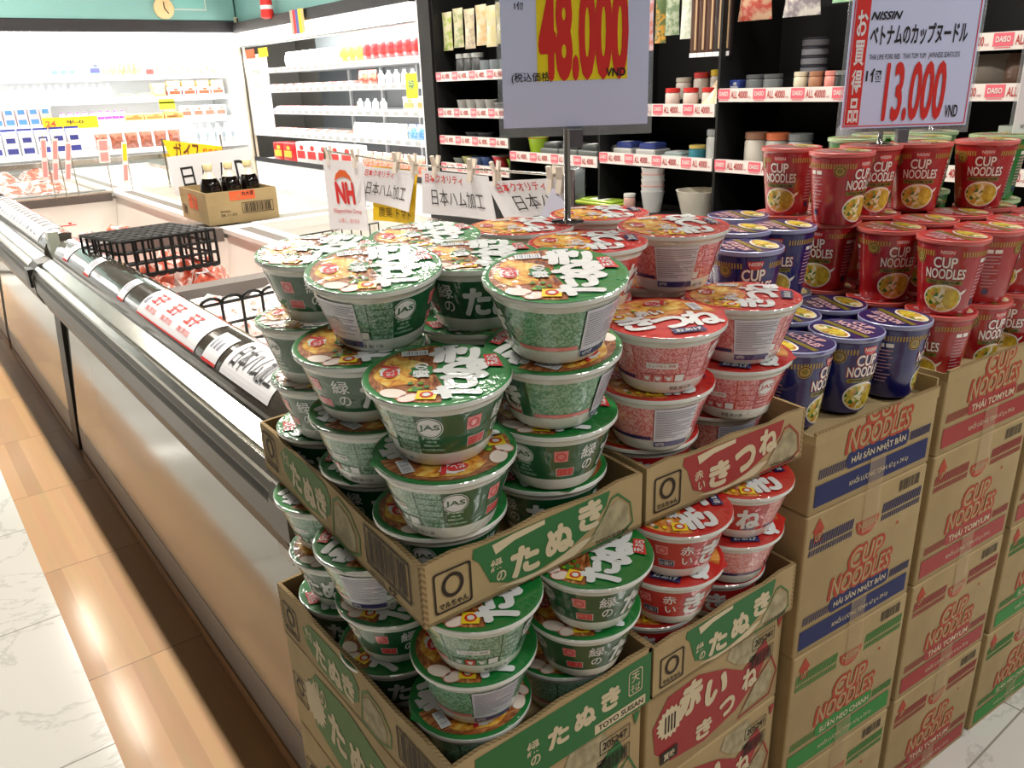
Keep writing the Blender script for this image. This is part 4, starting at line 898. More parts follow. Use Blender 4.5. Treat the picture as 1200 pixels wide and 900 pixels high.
def yl(m, F): m.text('農薬 トマト', (.12, .08, .9, .26), mat('brown_ink', (120, 96, 10), rough=.7), F(.0012), 0, .06)
sgn(((2.477, -.213), (2.215, -.208), (2.215, -.412), (2.480, -.436)), PAPER, None, 'white paper sign with red and orange N and H emblem, leftmost on the wire', nh)
sgn(((2.175, -.218), (1.925, -.216), (1.965, -.368), (2.20, -.378)), YELP, None, 'yellow paper sign showing below and behind a hand-written white sign', yl, -.012)
sgn(((2.205, -.220), (1.915, -.217), (1.968, -.330), (2.275, -.322)), PAPER, None, 'hand-written white sign hanging in front of the yellow paper', hw)
sgn(((1.884, -.212), (1.588, -.209), (1.562, -.312), (1.895, -.327)), PAPER, None, 'hand-written white sign hanging straight in the middle of the wire', hw)
sgn(((1.600, -.222), (1.335, -.196), (1.300, -.262), (1.525, -.306)), PAPER, None, 'hand-written white sign tilted and curled beside the price stand pole', hw2)
m = MB(); m.mesh([(1.145, 1.345, zz(-.215)), (1.12, 1.36, zz(-.275)), (1.15, 1.27, zz(-.275)), (1.146, 1.345, zz(-.2165))], [(0, 1, 2), (3, 2, 1)], mat('paper_back', (196, 196, 214), rough=.7)); m.face([(1.12, 1.36, zz(-.275)), (1.15, 1.27, zz(-.275)), (1.148, 1.27, zz(-.277))], PAPER)
tag(m.build('paper_corner'), 'folded pale paper corner hanging behind the price stand pole', 'paper')
CLIP = mat('clip_plastic', (226, 214, 200), rough=.25, coat=.5)
clip = None
for i, y in enumerate((2.44, 2.26, 2.02, 1.93, 1.82, 1.66, 1.56, 1.36, 1.33)):
    if clip is None:
        clip = thing('plastic_clip', '', 'clip')
        for s_ in (-1, 1):
            w = MB(); w.prism([(s_*.003, -.028), (s_*.010, -.028), (s_*.007, 0), (s_*.013, .026), (s_*.007, .028), (s_*.002, .002)], -.007, .007, CLIP); w.build('jaw', clip)
        w = MB(); w.tube([(-.006, 0, .002), (0, 0, .007), (.006, 0, .002)], .0022, STEEL, 6); w.build('spring', clip); r = clip
    else: r = dup(clip, (0, 0, 0))
    r.location = (1.156, y, zz(-.200)); r.rotation_euler = (0, .1*((i % 3)-1), .2*((i % 3)-1)); r['label'] = 'clear plastic clip pinching a paper sign onto the wire'; r['group'] = 'clips along the sign wire'

# ---- carton with three soy sauce bottles on the divider
t = thing('bottle_carton', 'small tan carton of bottles standing on the freezer divider', 'carton', (1.036, 3.345, zz(-.507)), radians(-1))
w = MB(); Wd, Dp, hh = .292, .36, .128; th = .005
w.box((0, 0, 0), (Wd, Dp, .005), CARD); w.box((0, 0, .005), (Wd, th, hh), CARD); w.box((0, Dp-th, .005), (Wd, Dp, hh), CARD); w.box((0, th, .005), (th, Dp-th, hh), CARD); w.box((Wd-th, th, .005), (Wd, Dp-th, hh), CARD)
f1 = front(0, 0, 0, .001); f2 = front(0, 0, 0, .0016)
ORP = mat('carton_orange', (224, 96, 52), rough=.7)
w.flat(rect(.095, .090, .20, .126), ORP, f1); w.text('丸大豆', (.145, .106, .195, .122), INK, f2, .03); w.text('しょうゆ', (.105, .094, .138, .116), CARD, f2)
bars(w, f2, .14, .035, .272, .078); w.text('28.11.03', (.05, .03, .115, .040), CINK, f2); w.text('賞味期限', (.05, .045, .09, .053), CINK, f2)
l2 = leftf(0, Dp, 0, .001); w.text('醤油', (.12, .05, .24, .112), ORP, l2, .03); bars(w, l2, .03, .02, .08, .06)
w.build('carton_shell', t)
SOY = mat('soy_sauce', (14, 8, 6), rough=.08, coat=1, coat_rough=.03); CAPY = mat('bottle_cap', (236, 222, 170), rough=.4); BOTG = mat('bottle_neck_clear', (225, 215, 200), rough=.08, coat=1)
for i, u in enumerate((.055, .145, .235)):
    p = Vector((u+.01, .12+.02*i, 0)); c = (1.036+p.x, 3.345+p.y, zz(-.501))
    b = thing('soy_sauce_bottle', ('leftmost', 'middle', 'rightmost')[i]+' bottle of dark soy sauce with pale cap in the tan carton', 'bottle', c, 0, 'soy sauce bottles in the carton')
    w = MB(); w.lathe([(.036, 0), (.041, .004), (.041, .125), (.038, .15), (.030, .168)], 24, mt=SOY); w.build('bottle_body', b)
    w = MB(); w.lathe([(.030, .168), (.020, .186), (.0145, .197), (.0145, .203)], 24, mt=BOTG); w.build('neck', b)
    w = MB(); w.lathe([(.0175, .201), (.018, .205), (.018, .222), (.016, .225)], 20, mt=CAPY); w.build('cap', b)
m = MB(); m.box((0, 0, 0), (.37, .002, .165), PAPER); g1 = front(0, 0, 0, .001)
for ch, u in zip('日ハムD', (.045, .125, .205, .29)): m.text(ch, (u, .03, u+.055, .115), INK, g1, .008)
o = m.build('paper_sign'); o.location = (1.03, 3.722, zz(-.420)); o.rotation_euler = (-.10, -.04, radians(4)); tag(o, 'white paper sign standing behind the soy sauce bottles', 'paper sign')
# ---- yellow banner and price strips by the glass partition
t = thing('yellow_banner', 'yellow hand-lettered banner hanging on thin rods behind the bottle carton', 'banner', (0, 4.9, 0))
m = MB(); P = [(1.335, -.242), (1.66, -.300), (1.648, -.362), (1.44, -.44), (1.385, -.43)]
m.face([(x, 0, zz(z)) for x, z in P], YELP); m.face([(x, .003, zz(z)) for x, z in reversed(P)], YELP)
fy = lambda u, v: (1.37+u, -.0015, zz(-.40)+v-.17*u+.03)
for i, ch in enumerate('ガイス'): m.text(ch, (.015+.05*i, .02, .06+.05*i, .115), mat('brown_marker', (110, 60, 20), rough=.7), fy, .02)
for i, ch in enumerate('焼き餃子'): m.text(ch, (.175+.032*i, .055, .202+.032*i, .10), mat('orange_marker', (226, 100, 30), rough=.7), fy, .02)
m.build('cloth', t)
for x in (1.335, 1.66):
    w = MB(); w.tube([(x, .006, zz(-.50)), (x, .006, zz(-.235))], .005, STEEL, 8); w.build('rod', t)
STRIP = mat('strip_pink', (232, 150, 146), rough=.4); STRIPC = mat('strip_clear_white', (238, 226, 226), rough=.3)
for i, (x, y, z0, z1, dx, lb) in enumerate(((.745, 4.86, -.40, -.195, .03, 'leftmost of the three together'), (.80, 4.87, -.42, -.20, .04, 'middle of the three together'), (.86, 4.88, -.42, -.22, .04, 'rightmost of the three together'), (1.03, 4.9, -.34, -.22, .01, 'short and wide, alone'), (1.14, 4.92, -.46, -.24, .03, 'thin with a yellow dot'))):
    t = thing('price_strip', f'pink and white hanging price strip by the glass partition, {lb}', 'price strip', (x, y, 0))
    wd = .055 if i == 3 else .028
    m = MB(); m.prism([(-wd/2-dx, zz(z0)), (wd/2-dx, zz(z0)), (wd/2, zz(z1)), (-wd/2, zz(z1))], 0, .003, STRIPC)
    for a, b in ((.08, .45), (.55, .95)):
        f = lambda q: -dx*(1-q)
        m.face([(f(a)-wd*.36, -.001, zz(z0+(z1-z0)*a)), (f(a)+wd*.36, -.001, zz(z0+(z1-z0)*a)), (f(b)+wd*.36, -.001, zz(z0+(z1-z0)*b)), (f(b)-wd*.36, -.001, zz(z0+(z1-z0)*b))], STRIP if i != 4 or a < .5 else YELP)
    m.build('strip', t)
    w = MB(); w.tube([(0, .006, zz(-.5)), (0, .006, zz(z1+.012))], .003, STEEL, 6); w.build('rod', t)

# ================================================================== PRICE STANDS
def stand(label, px, py, foot_z, pole_top, cx, cy, zb, W_, Hh, build, col=PAPER, ang=None):
    """acrylic price holder on a pole; sign centre (cx,cy), bottom zb"""
    t = thing('price_stand', label, 'price sign', (px, py, zz(foot_z)))
    w = MB(); w.lathe([(.022, 0), (.022, .002), (.006, .0035), (.0042, .006), (.0042, pole_top-foot_z)], 16, mt=mat('chrome', (200, 200, 200), rough=.12, metal=1)); w.build('pole', t)
    a = math.atan2(-rt.y, rt.x) if ang is None else ang
    R = Matrix.Translation((cx-px, cy-py, zb-foot_z)) @ Matrix.Rotation(-a, 4, 'Z')
    w = MB(); w.box((-W_/2-.006, .0022, -.012), (W_/2+.006, .0037, Hh+.006), CLEAR, M=R); w.build('acrylic_holder', t)
    w = MB(); w.box((-.009, -.006, -.026), (.009, .007, -.004), mat('grip_grey', (90, 92, 100), rough=.4), M=R); w.build('grip', t)
    s = MB(); s.box((-W_/2, .0002, 0), (W_/2, .0018, Hh), col, M=R)
    F = lambda h: (lambda u, v: R @ Vector((-W_/2+u, .0002-h, v)))
    build(s, F, W_, Hh); s.build('sheet', t); return t
PAPERB = mat('price_paper_bluish', (206, 218, 255), rough=.6)
def p48(s, F, w, h):
    s.flat(rect(.045, .056, .159, .169), mat('price_yellow', (238, 222, 30), rough=.6), F(.0004))
    s.text('48.000', (.047, .055, .160, .168), REDP, F(.0008), .05); s.text('1個', (.018, .140, .030, .149), INK, F(.0006), .02)
    s.text('(税込価格)', (.012, .054, .064, .067), INK, F(.0008), .008); s.text('VND', (.132, .059, .157, .069), INK, F(.0012), .03)
stand('price stand reading 48.000 on yellow, standing among the bowls', .716, .812, -.1785, -.06, .740, .822, -.058, .186, .265, p48, PAPERB)
def p13(s, F, w, h):
    for a, b in ((rect(.003, .003, w-.003, h-.003), .0016),): s.ring(a, b, REDP, F(.0004))
    s.flat(rect(.006, .006, .030, h-.006), REDP, F(.0005))
    for i, ch in enumerate('品得買お'): s.text(ch, (.010, .010+.046*i, .027, .050+.046*i), PAPER, F(.0009), .02)
    s.text('NISSIN', (.034, .172, .082, .185), INK, F(.0006), .03, shear=.3); s.text('ベトナムのカップヌードル', (.034, .132, .196, .165), INK, F(.0006), .025)
    s.text('THAI LIME PORK RIBS   THAI TOM YUM   JAPANESE SEAFOODS', (.036, .108, .188, .119), INK, F(.0006), .0)
    s.text('1個', (.034, .075, .062, .097), INK, F(.0006), .02); s.text('13.000', (.068, .010, .172, .106), REDP, F(.0007), .03); s.text('VND', (.176, .014, .198, .034), INK, F(.0006), .02)
stand('price stand reading 13.000 with red border, standing on the red cups', 1.412, .775, -.1262, -.105, 1.437, .750, -.098, .216, .282, p13, PAPERB)
def p3(s, F, w, h):
    s.text('ソース', (.012, .10, .12, .17), INK, F(.0006), .03); s.text('日清', (.02, .19, .07, .22), INK, F(.0006), .02); s.text('1個', (.010, .070, .040, .094), INK, F(.0006), .02); s.text('VND', (.012, .008, .034, .015), INK, F(.0006), .01)
stand('price stand cut off at the right edge, standing on green cups', 1.742, .850, -.1242, -.10, 1.765, .610, -.122, .20, .26, p3, PAPER)

# ================================================================== BACK AND SIDE COOLERS
CWHT = mat('cooler_white', (238, 240, 240), rough=.4); CBLK = mat('cooler_black', (34, 33, 36), rough=.5); TUBE = mat('cooler_light_tube', (255, 252, 244), emit=9); SHELFE = mat('shelf_price_rail', (236, 240, 244), rough=.3)
CGREY = mat('cooler_back_grey', (120, 126, 128), rough=.3)
t = thing('back_cooler', 'white lit multideck cooler along the back wall under the teal bulkhead', 'cooler')
bx0, bx1, by0, by1 = -2.6, 2.98, 8.05, 8.85
def part(par, name, boxes):
    w = MB()
    for a, c, mt in boxes: w.box(a, c, mt)
    return w.build(name, par)
part(t, 'back_panel', [((bx0, by1, 0), (bx1, by1+.06, zz(.58)), CWHT)])
part(t, 'end_panel', [((bx1+.005, by0-.02, .02), (bx1+.035, by1, zz(.58)), CWHT)])
part(t, 'base', [((bx0, by0-.05, .02), (bx1, by1, zz(-.80)), CWHT), ((bx0, by0-.06, .10), (bx1, by0-.05, .16), CGREY)])
part(t, 'canopy', [((bx0, by0-.08, zz(.50)), (bx1, by1, zz(.595)), CBLK)])
part(t, 'light_box', [((bx0, by0+.0, zz(.425)), (bx1, by0+.05, zz(.50)), TUBE)])
BS = (.155, -.035, -.232, -.46)
for z in BS:
    d = .0 if z < -.4 else .16
    s = MB(); s.box((bx0, by0+d+.02, zz(z-.02)), (bx1, by1, zz(z)), CWHT); so = s.build('shelf', t)
    s = MB(); s.box((bx0, by0+d, zz(z-.035)), (bx1, by0+d+.02, zz(z+.008)), SHELFE); s.build('price_rail', so)
t = thing('side_cooler', 'white lit multideck cooler beside the black shelving', 'cooler')
sx0, sx1, sy0, sy1 = 3.0, 3.85, 4.84, 7.94
part(t, 'back_panel', [((sx1-.1, sy0, 0), (sx1, sy1, zz(.5)), CGREY)])
part(t, 'base', [((sx0, sy0, .02), (sx1-.1, sy1, zz(-.62)), CWHT), ((sx0-.012, sy0, zz(-.64)), (sx0, sy1, zz(-.60)), CBLK)])
part(t, 'canopy', [((sx0-.05, sy0, zz(.49)), (sx1, sy1, zz(.575)), CBLK)])
part(t, 'light_box', [((sx0, sy0+.02, zz(.385)), (sx0+.06, sy1, zz(.485)), TUBE), ((sx0-.004, sy0+.02, zz(.37)), (sx0+.06, sy1, zz(.384)), CGREY)])
part(t, 'end_panel', [((sx0, sy0-.03, 0), (sx1, sy0, zz(.575)), CWHT)])
SS = (.165, 0, -.18, -.375)
for z in SS:
    s = MB(); s.box((sx0+.06, sy0+.01, zz(z-.02)), (sx1-.1, sy1-.02, zz(z)), CWHT); so = s.build('shelf', t)
    s = MB(); s.box((sx0+.03, sy0+.01, zz(z-.03)), (sx0+.06, sy1-.02, zz(z+.012)), SHELFE)
    random.seed(int(z*1000)); 
    for k in range(22):
        y = sy0+.1+k*.135; s.box((sx0+.0294, y, zz(z-.022)), (sx0+.0302, y+.07, zz(z+.004)), mat('rail_ticket', (190, 194, 200), rough=.5))
    s.build('price_rail', so)
for y in (5.45, 6.05, 6.65, 7.25):
    part(t, 'upright', [((sx1-.125, y, zz(-.6)), (sx1-.1, y+.03, zz(.37)), CWHT)])
for o in list(t.children):
    pass
area('cooler_strip_light', (sx0+.10, (sy0+sy1)/2, zz(.375)), .12, 2.9, 70, (1, .98, .94), (0, radians(-30), 0))
area('cooler_strip_light', (.7, by0+.12, zz(.42)), 4.4, .1, 120, (1, .98, .94), (radians(25), 0, 0))

for z in BS[:3]: area('shelf_light', (.9, by0+.19, zz(z-.037)), 4.2, .03, 17, (1, .98, .95), (radians(20), 0, 0))
for z in SS: area('shelf_light', (sx0+.075, (sy0+sy1)/2, zz(z-.034)), .03, 2.9, 8, (1, .98, .95), (0, radians(-20), 0))
# ---- goods in the coolers
def solid(name, col): return mat('goods_'+name, col, rough=.4, coat=.4)
_gp = {}
def goods(kind, c1, c2, sx, sy, sz):
    """one shelf article as one mesh (shared by its repeats)"""
    k = (kind, c1, c2, sx, sy, sz)
    if k in _gp: return _gp[k]
    m = MB(); A = solid('%d_%d_%d' % c1, c1); B = solid('%d_%d_%d' % c2, c2)
    if kind == 'bag':
        sc = 1.6/sx; A = mat('bag_%d_%d_%d_%d_%d_%d' % (c1+c2), c1, rough=.3, coat=.5, alt=('noise', sc*3, c2, .42, .58)); B = mat('bag_%d_%d_%d_%d_%d_%d' % (c2+c1), c2, rough=.3, coat=.5, alt=('noise', sc*2.2, c1, .5, .62))
    if kind == 'bottle': m.lathe([(sx*.46, 0, A), (sx*.5, .004, A), (sx*.5, sz*.3, B), (sx*.5, sz*.55, A), (sx*.5, sz*.68, A), (sx*.2, sz*.86, A), (sx*.2, sz*.88, B), (sx*.22, sz, B)], 16)
    elif kind == 'carton':
        m.box((-sx/2, -sy/2, 0), (sx/2, sy/2, sz*.8), A); m.mesh([(-sx/2, -sy/2, sz*.8), (sx/2, -sy/2, sz*.8), (sx/2, sy/2, sz*.8), (-sx/2, sy/2, sz*.8), (-sx/2, 0, sz*.95), (sx/2, 0, sz*.95)], [(0, 1, 5, 4), (2, 3, 4, 5), (1, 2, 5), (3, 0, 4)], B); m.box((-sx/2, -.004, sz*.94), (sx/2, .004, sz), B)
        m.flat(rect(-sx*.36, sz*.1, sx*.36, sz*.3), B, front(0, -sy/2, 0, .001)); m.flat(rect(-sx*.3, sz*.5, sx*.3, sz*.68), B, front(0, -sy/2, 0, .001))
    elif kind == 'jar': m.lathe([(sx*.46, 0, A), (sx*.5, .004, A), (sx*.5, sz*.72, A), (sx*.44, sz*.78, B), (sx*.5, sz*.8, B), (sx*.5, sz*.98, B), (sx*.46, sz, B)], 18)
    elif kind == 'bag':
        vs = []; n = 6
        for i in range(n+1):
            t_ = i/n; th = sy*(.15+.85*sin(pi*min(1, t_*1.05))**.6)/2*(t_ < 1); wd = sx/2*(1-.12*sin(pi*t_))
            vs += [(-wd, 0, sz*t_), (-wd*.5, -th, sz*t_), (wd*.5, -th, sz*t_), (wd, 0, sz*t_), (wd*.5, th, sz*t_), (-wd*.5, th, sz*t_)]
        fs = [(i*6+j, i*6+(j+1) % 6, i*6+6+(j+1) % 6, i*6+6+j) for i in range(n) for j in range(6)]
        lo = [f for f in fs if f[0] < 18]; hi = [f for f in fs if f[0] >= 18]
        m.mesh(vs, lo, A, True); m.mesh(vs, hi, B, True); m.mesh(vs, [(5, 4, 3, 2, 1, 0)], A)
    elif kind == 'tray':
        m.bbox((-sx/2, -sy/2, 0), (sx/2, sy/2, sz*.6), A, .008); m.bbox((-sx*.42, -sy*.42, sz*.55), (sx*.42, sy*.42, sz), B, .015); m.box((-sx*.2, -sy*.3, sz), (sx*.15, sy*.1, sz+.001), PAPER)
    elif kind == 'box':
        m.bbox((-sx/2, -sy/2, 0), (sx/2, sy/2, sz), A, .003); m.flat(rect(-sx*.4, sz*.25, sx*.4, sz*.6), B, front(0, -sy/2, 0, .001)); m.flat(ell(sx*.1, sz*.75, sx*.2, sz*.12, 12), B, front(0, -sy/2, 0, .001))
        m.flat(rect(-sy*.4, sz*.25, sy*.4, sz*.6), B, leftf(-sx/2, 0, 0, .001))
    elif kind == 'bowl': m.lathe([(sx*.28, 0, A), (sx*.3, .004, A), (sx*.5, sz*.92, B), (sx*.5, sz, B), (sx*.47, sz, B), (sx*.28, sz*.15, A)], 22)
    elif kind == 'cup': m.lathe([(sx*.36, 0, A), (sx*.5, sz*.96, B), (sx*.52, sz, B), (sx*.48, sz, A), (sx*.34, sz*.06, A)], 18)
    elif kind == 'glass': m.lathe([(sx*.45, 0, CLEAR), (sx*.5, sz, CLEAR), (sx*.46, sz, CLEAR), (sx*.42, .006, CLEAR)], 18)
    o = m.build(kind); me = o.data; bpy.data.objects.remove(o); _gp[k] = me; return me
def put(name, cat, me, x, y, z, label, group=None, rz=0, rx=0):
    o = bpy.data.objects.new(name, me); COL.objects.link(o); o.location = (x, y, zz(z)); o.rotation_euler = (rx, 0, rz); return tag(o, label, cat, group)
def brow(name, cat, kind, c1, c2, dims, x0, n, step, z, label, group, dy=.22, dz=0):
    for i in range(n): put(name, cat, goods(kind, c1, c2, *dims), x0+i*step, by0+dy+dims[1]/2, z+dz, label, group)
W_ = (238, 240, 240); TANC = (222, 176, 110); RD = (196, 44, 40); BL = (90, 150, 200)
z = BS[0]
brow('drink_pouch', 'drink', 'box', W_, (120, 200, 90), (.045, .06, .085), 1.22, 4, .052, z, 'small white and green drink box, left end of the back cooler top shelf', 'green drink boxes on the back cooler top shelf')
brow('drink_box', 'drink', 'box', (196, 220, 236), (60, 100, 170), (.06, .06, .10), 1.47, 3, .066, z, 'pale blue drink box on the back cooler top shelf', 'pale blue drink boxes on the back cooler top shelf')
brow('yogurt_cup', 'yogurt', 'cup', W_, (60, 60, 66), (.075, .075, .07), 1.47, 3, .08, z, 'stacked dark lidded yogurt pot above the pale blue drink boxes', 'yogurt pots on the back cooler top shelf', dz=.1005)
brow('snack_bag', 'snack', 'bag', (226, 150, 150), (220, 120, 110), (.08, .05, .10), 1.69, 1, .09, z, 'pink snack bag on the back cooler top shelf', None)
brow('detergent_pack', 'drink pack', 'box', (120, 180, 220), (44, 44, 150), (.10, .06, .12), 1.79, 1, .1, z, 'blue pack on the back cooler top shelf beside the tan bags', None)
brow('snack_bag', 'snack', 'bag', (206, 160, 110), (178, 96, 70), (.09, .06, .21), 1.90, 4, .085, z, 'tan and red snack bag standing on the back cooler top shelf', 'tan snack bags on the back cooler top shelf')
brow('round_cheese', 'cheese', 'jar', RD, RD, (.075, .07, .055), 2.26, 1, .1, z, 'round dark red cheese at the end of the tan bags', None)
brow('bread_bag', 'bread', 'bag', (226, 190, 150), (176, 110, 70), (.10, .07, .15), 2.36+.0, 5, .115, z, 'brown bread bag at the right end of the back cooler top shelf', 'bread bags at the right of the back cooler top shelf')
z = BS[1]
brow('drink_bottle', 'bottle', 'bottle', W_, (220, 228, 232), (.055, .055, .125), 1.12, 14, .058, z, 'white drink bottle on the second shelf of the back cooler', 'white bottles on the back cooler second shelf')
brow('cheese_tray', 'food tray', 'tray', W_, (120, 180, 90), (.15, .1, .04), 2.02, 2, .16, z, 'white and green tray on the second shelf of the back cooler', 'trays on the back cooler second shelf')
brow('tofu_box', 'tofu', 'box', TANC, (240, 214, 150), (.11, .08, .12), 2.30+.0, 1, .12, z, 'tall stack-shaped tan box on the second shelf of the back cooler', None)
brow('tofu_box', 'tofu', 'box', W_, (222, 70, 40), (.12, .08, .085), 2.44, 4, .135, z, 'white box with a red oval on the second shelf of the back cooler', 'white and red boxes on the back cooler second shelf')
brow('butter_box', 'butter', 'box', TANC, (236, 206, 140), (.11, .08, .05), 2.44, 4, .135, z, 'flat tan box stacked on a white and red box', 'flat tan boxes on the back cooler second shelf', dz=.0855)
z = BS[2]
brow('milk_carton', 'milk', 'carton', (228, 206, 206), BL, (.085, .085, .205), .68, 8, .092, z, 'pink-white milk carton with blue gable on the third shelf of the back cooler', 'milk cartons on the back cooler third shelf', dy=.18)
brow('drink_bottle', 'bottle', 'bottle', W_, (150, 60, 160), (.055, .055, .10), 1.46, 9, .062, z, 'white drink bottle behind the yellow sign on the third shelf', 'white bottles behind the yellow sign')
brow('egg_box', 'eggs', 'box', TANC, (180, 110, 50), (.17, .09, .06), 2.04, 3, .18, z, 'long tan box on the third shelf of the back cooler', 'long tan boxes on the back cooler third shelf')
brow('egg_box', 'eggs', 'box', (240, 210, 70), TANC, (.12, .08, .07), 2.38, 1, .13, z, 'yellow box at the end of the long tan boxes', None, dz=.0)
brow('tofu_box', 'tofu', 'box', W_, (200, 90, 70), (.10, .08, .11), 2.52, 4, .108, z, 'white box with small red print on the third shelf of the back cooler', 'white boxes on the back cooler third shelf')
z = BS[3]
brow('milk_carton', 'milk', 'carton', (220, 222, 228), (50, 56, 130), (.11, .1, .22), .88, 6, .12, z, 'white milk carton with navy gable on the bottom shelf of the back cooler', 'navy milk cartons on the back cooler bottom shelf', dy=.04)
brow('dark_packet', 'food pack', 'bag', (120, 66, 50), (150, 90, 70), (.11, .07, .14), 1.70, 6, .125, z, 'brown pack on the bottom shelf of the back cooler', 'brown packs on the back cooler bottom shelf', dy=.04)
brow('drink_bottle', 'bottle', 'bottle', (214, 224, 222), (180, 190, 200), (.07, .07, .18), 2.50, 6, .08, z, 'clear bottle on the bottom shelf of the back cooler', 'clear bottles on the back cooler bottom shelf', dy=.04)
m = MB(); m.box((1.28, by0+.148, zz(-.262)), (1.715, by0+.150, zz(-.165)), YELP); m.text('半-0', (1.46, zz(-.225), 1.6, zz(-.19)), INK, lambda u, v: (u, by0+.147, v), .02); m.text('24', (1.30, zz(-.24), 1.38, zz(-.19)), ORP, lambda u, v: (u, by0+.147, v), .02)
tag(m.build('shelf_sign'), 'yellow sign on the third shelf edge of the back cooler, beside the milk cartons', 'shelf sign')
m = MB(); m.box((1.99, by0+.148, zz(.26)), (2.12, by0+.150, zz(.36)), mat('pale_yellow_card', (244, 240, 150), rough=.7)); tag(m.build('shelf_sign'), 'pale yellow card under the back cooler light', 'shelf sign')
m = MB(); m.box((2.26, by0+.148, zz(-.05)), (2.40, by0+.150, zz(.0)-.09), mat('lime_card', (226, 230, 60), rough=.7)); m.box((2.26, by0+.148, zz(-.14)), (2.40, by0+.150, zz(-.075)), mat('lime_card', (0, 0, 0))); tag(m.build('shelf_sign'), 'lime yellow card on the second shelf edge of the back cooler', 'shelf sign')
def srow(name, cat, kind, c1, c2, dims, y0, n, step, z, label, group, dx=.09, dz=0):
    for i in range(n): put(name, cat, goods(kind, c1, c2, *dims), sx0+dx+dims[1]/2, y0+i*step, z+dz, label, group, rz=-pi/2)
z = SS[0]
srow('snack_bag', 'snack', 'bag', (222, 40, 36), (190, 22, 26), (.11, .07, .15), 4.94, 8, .115, z, 'red bag on the top shelf of the side cooler', 'red bags on the side cooler top shelf')
srow('snack_bag', 'snack', 'bag', (244, 206, 60), (240, 150, 50), (.11, .07, .15), 5.88, 3, .12, z, 'yellow bag on the top shelf of the side cooler', 'yellow bags on the side cooler top shelf')
srow('noodle_pack', 'food pack', 'bag', W_, (236, 214, 200), (.13, .07, .13), 6.26, 7, .15, z, 'white pack on the top shelf of the side cooler', 'white packs on the side cooler top shelf')
z = SS[1]
srow('sauce_bottle', 'bottle', 'bottle', W_, (236, 240, 240), (.05, .05, .10), 5.12, 5, .11, z, 'white squeeze bottle on the second shelf of the side cooler', 'white squeeze bottles on the side cooler second shelf')
srow('snack_bag', 'snack', 'bag', (226, 60, 50), (232, 120, 100), (.13, .06, .11), 5.70, 2, .14, z, 'red bag on the second shelf of the side cooler', 'red bags on the side cooler second shelf')
srow('meat_tray', 'food tray', 'tray', W_, (176, 110, 100), (.16, .12, .04), 6.05, 9, .19, z, 'white tray of meat on the second shelf of the side cooler', 'meat trays on the side cooler second shelf')
z = SS[2]
srow('food_box', 'food box', 'box', W_, (220, 150, 80), (.16, .1, .10), 4.98, 2, .18, z, 'white box with brown print on the third shelf of the side cooler', 'white boxes on the side cooler third shelf')
srow('sauce_bottle', 'bottle', 'bottle', W_, (236, 240, 240), (.05, .05, .09), 5.56, 4, .12, z, 'white squeeze bottle on the third shelf of the side cooler', 'white squeeze bottles on the side cooler third shelf')
srow('meat_tray', 'food tray', 'tray', W_, (226, 150, 140), (.16, .12, .035), 6.15, 8, .19, z, 'white tray of pink meat on the third shelf of the side cooler', 'meat trays on the side cooler third shelf')
z = SS[3]
srow('blue_pack', 'food pack', 'bag', (70, 120, 190), (120, 160, 210), (.10, .06, .11), 4.96, 3, .11, z, 'blue pack at the near end of the fourth shelf of the side cooler', 'blue packs on the side cooler fourth shelf')
srow('snack_bag', 'snack', 'bag', (236, 206, 180), (242, 236, 230), (.11, .07, .11), 5.32, 7, .115, z, 'white and tan bag on the fourth shelf of the side cooler', 'white and tan bags on the side cooler fourth shelf')
srow('meat_tray', 'food tray', 'tray', W_, (214, 120, 100), (.16, .12, .04), 6.25, 8, .19, z, 'white tray of red meat on the fourth shelf of the side cooler', 'meat trays on the side cooler fourth shelf')
z = -.62
srow('frozen_box', 'food box', 'box', W_, (214, 40, 36), (.20, .14, .18), 6.10, 5, .215, z, 'white and red box on the bottom deck of the side cooler', 'white and red boxes on the side cooler bottom deck', .04)
srow('frozen_box', 'food box', 'box', (190, 30, 34), (230, 190, 60), (.2, .14, .16), 7.25, 2, .22, z, 'dark red box on the bottom deck of the side cooler', 'dark red boxes on the side cooler bottom deck', .04)
srow('snack_bag', 'snack', 'bag', (226, 120, 100), (236, 180, 160), (.14, .08, .15), 5.05, 6, .15, z, 'pinkish bag on the bottom deck of the side cooler', 'pinkish bags on the side cooler bottom deck', .04)
m = MB(); m.box((sx0+.004, 7.38, zz(-.40)), (sx0+.008, 7.88, zz(.30)), PAPER)
for zq, cq in ((.14, LGREEN), (.02, LGREEN), (-.12, LGREEN)): m.text('冷凍食品', (.10, 0, .30, .03), cq, lambda u, v: (sx0+.003, 7.88-u, zz(zq)+v), .01)
tag(m.build('cooler_poster'), 'tall white poster with green lines at the corner end of the side cooler', 'poster')
for y0, c, lb in ((7.62, ORP, 'orange'), (7.32, YELP, 'yellow')):
    m = MB(); m.box((sx0-.004, y0, zz(.27)), (sx0, y0+.20, zz(.345)), c); tag(m.build('cooler_card'), f'small {lb} card under the light of the side cooler near the corner', 'card')
m = MB(); m.box((sx0+.018, 4.92, zz(-.09)), (sx0+.022, 5.06, zz(.07)), mat('lime_card', (0, 0, 0))); m.text('特', (.03, .05, .11, .12), LGREEN, lambda u, v: (sx0+.0175, 5.06-u, zz(-.09)+v), .02); tag(m.build('cooler_card'), 'lime yellow card clipped at the near end of the side cooler', 'card')
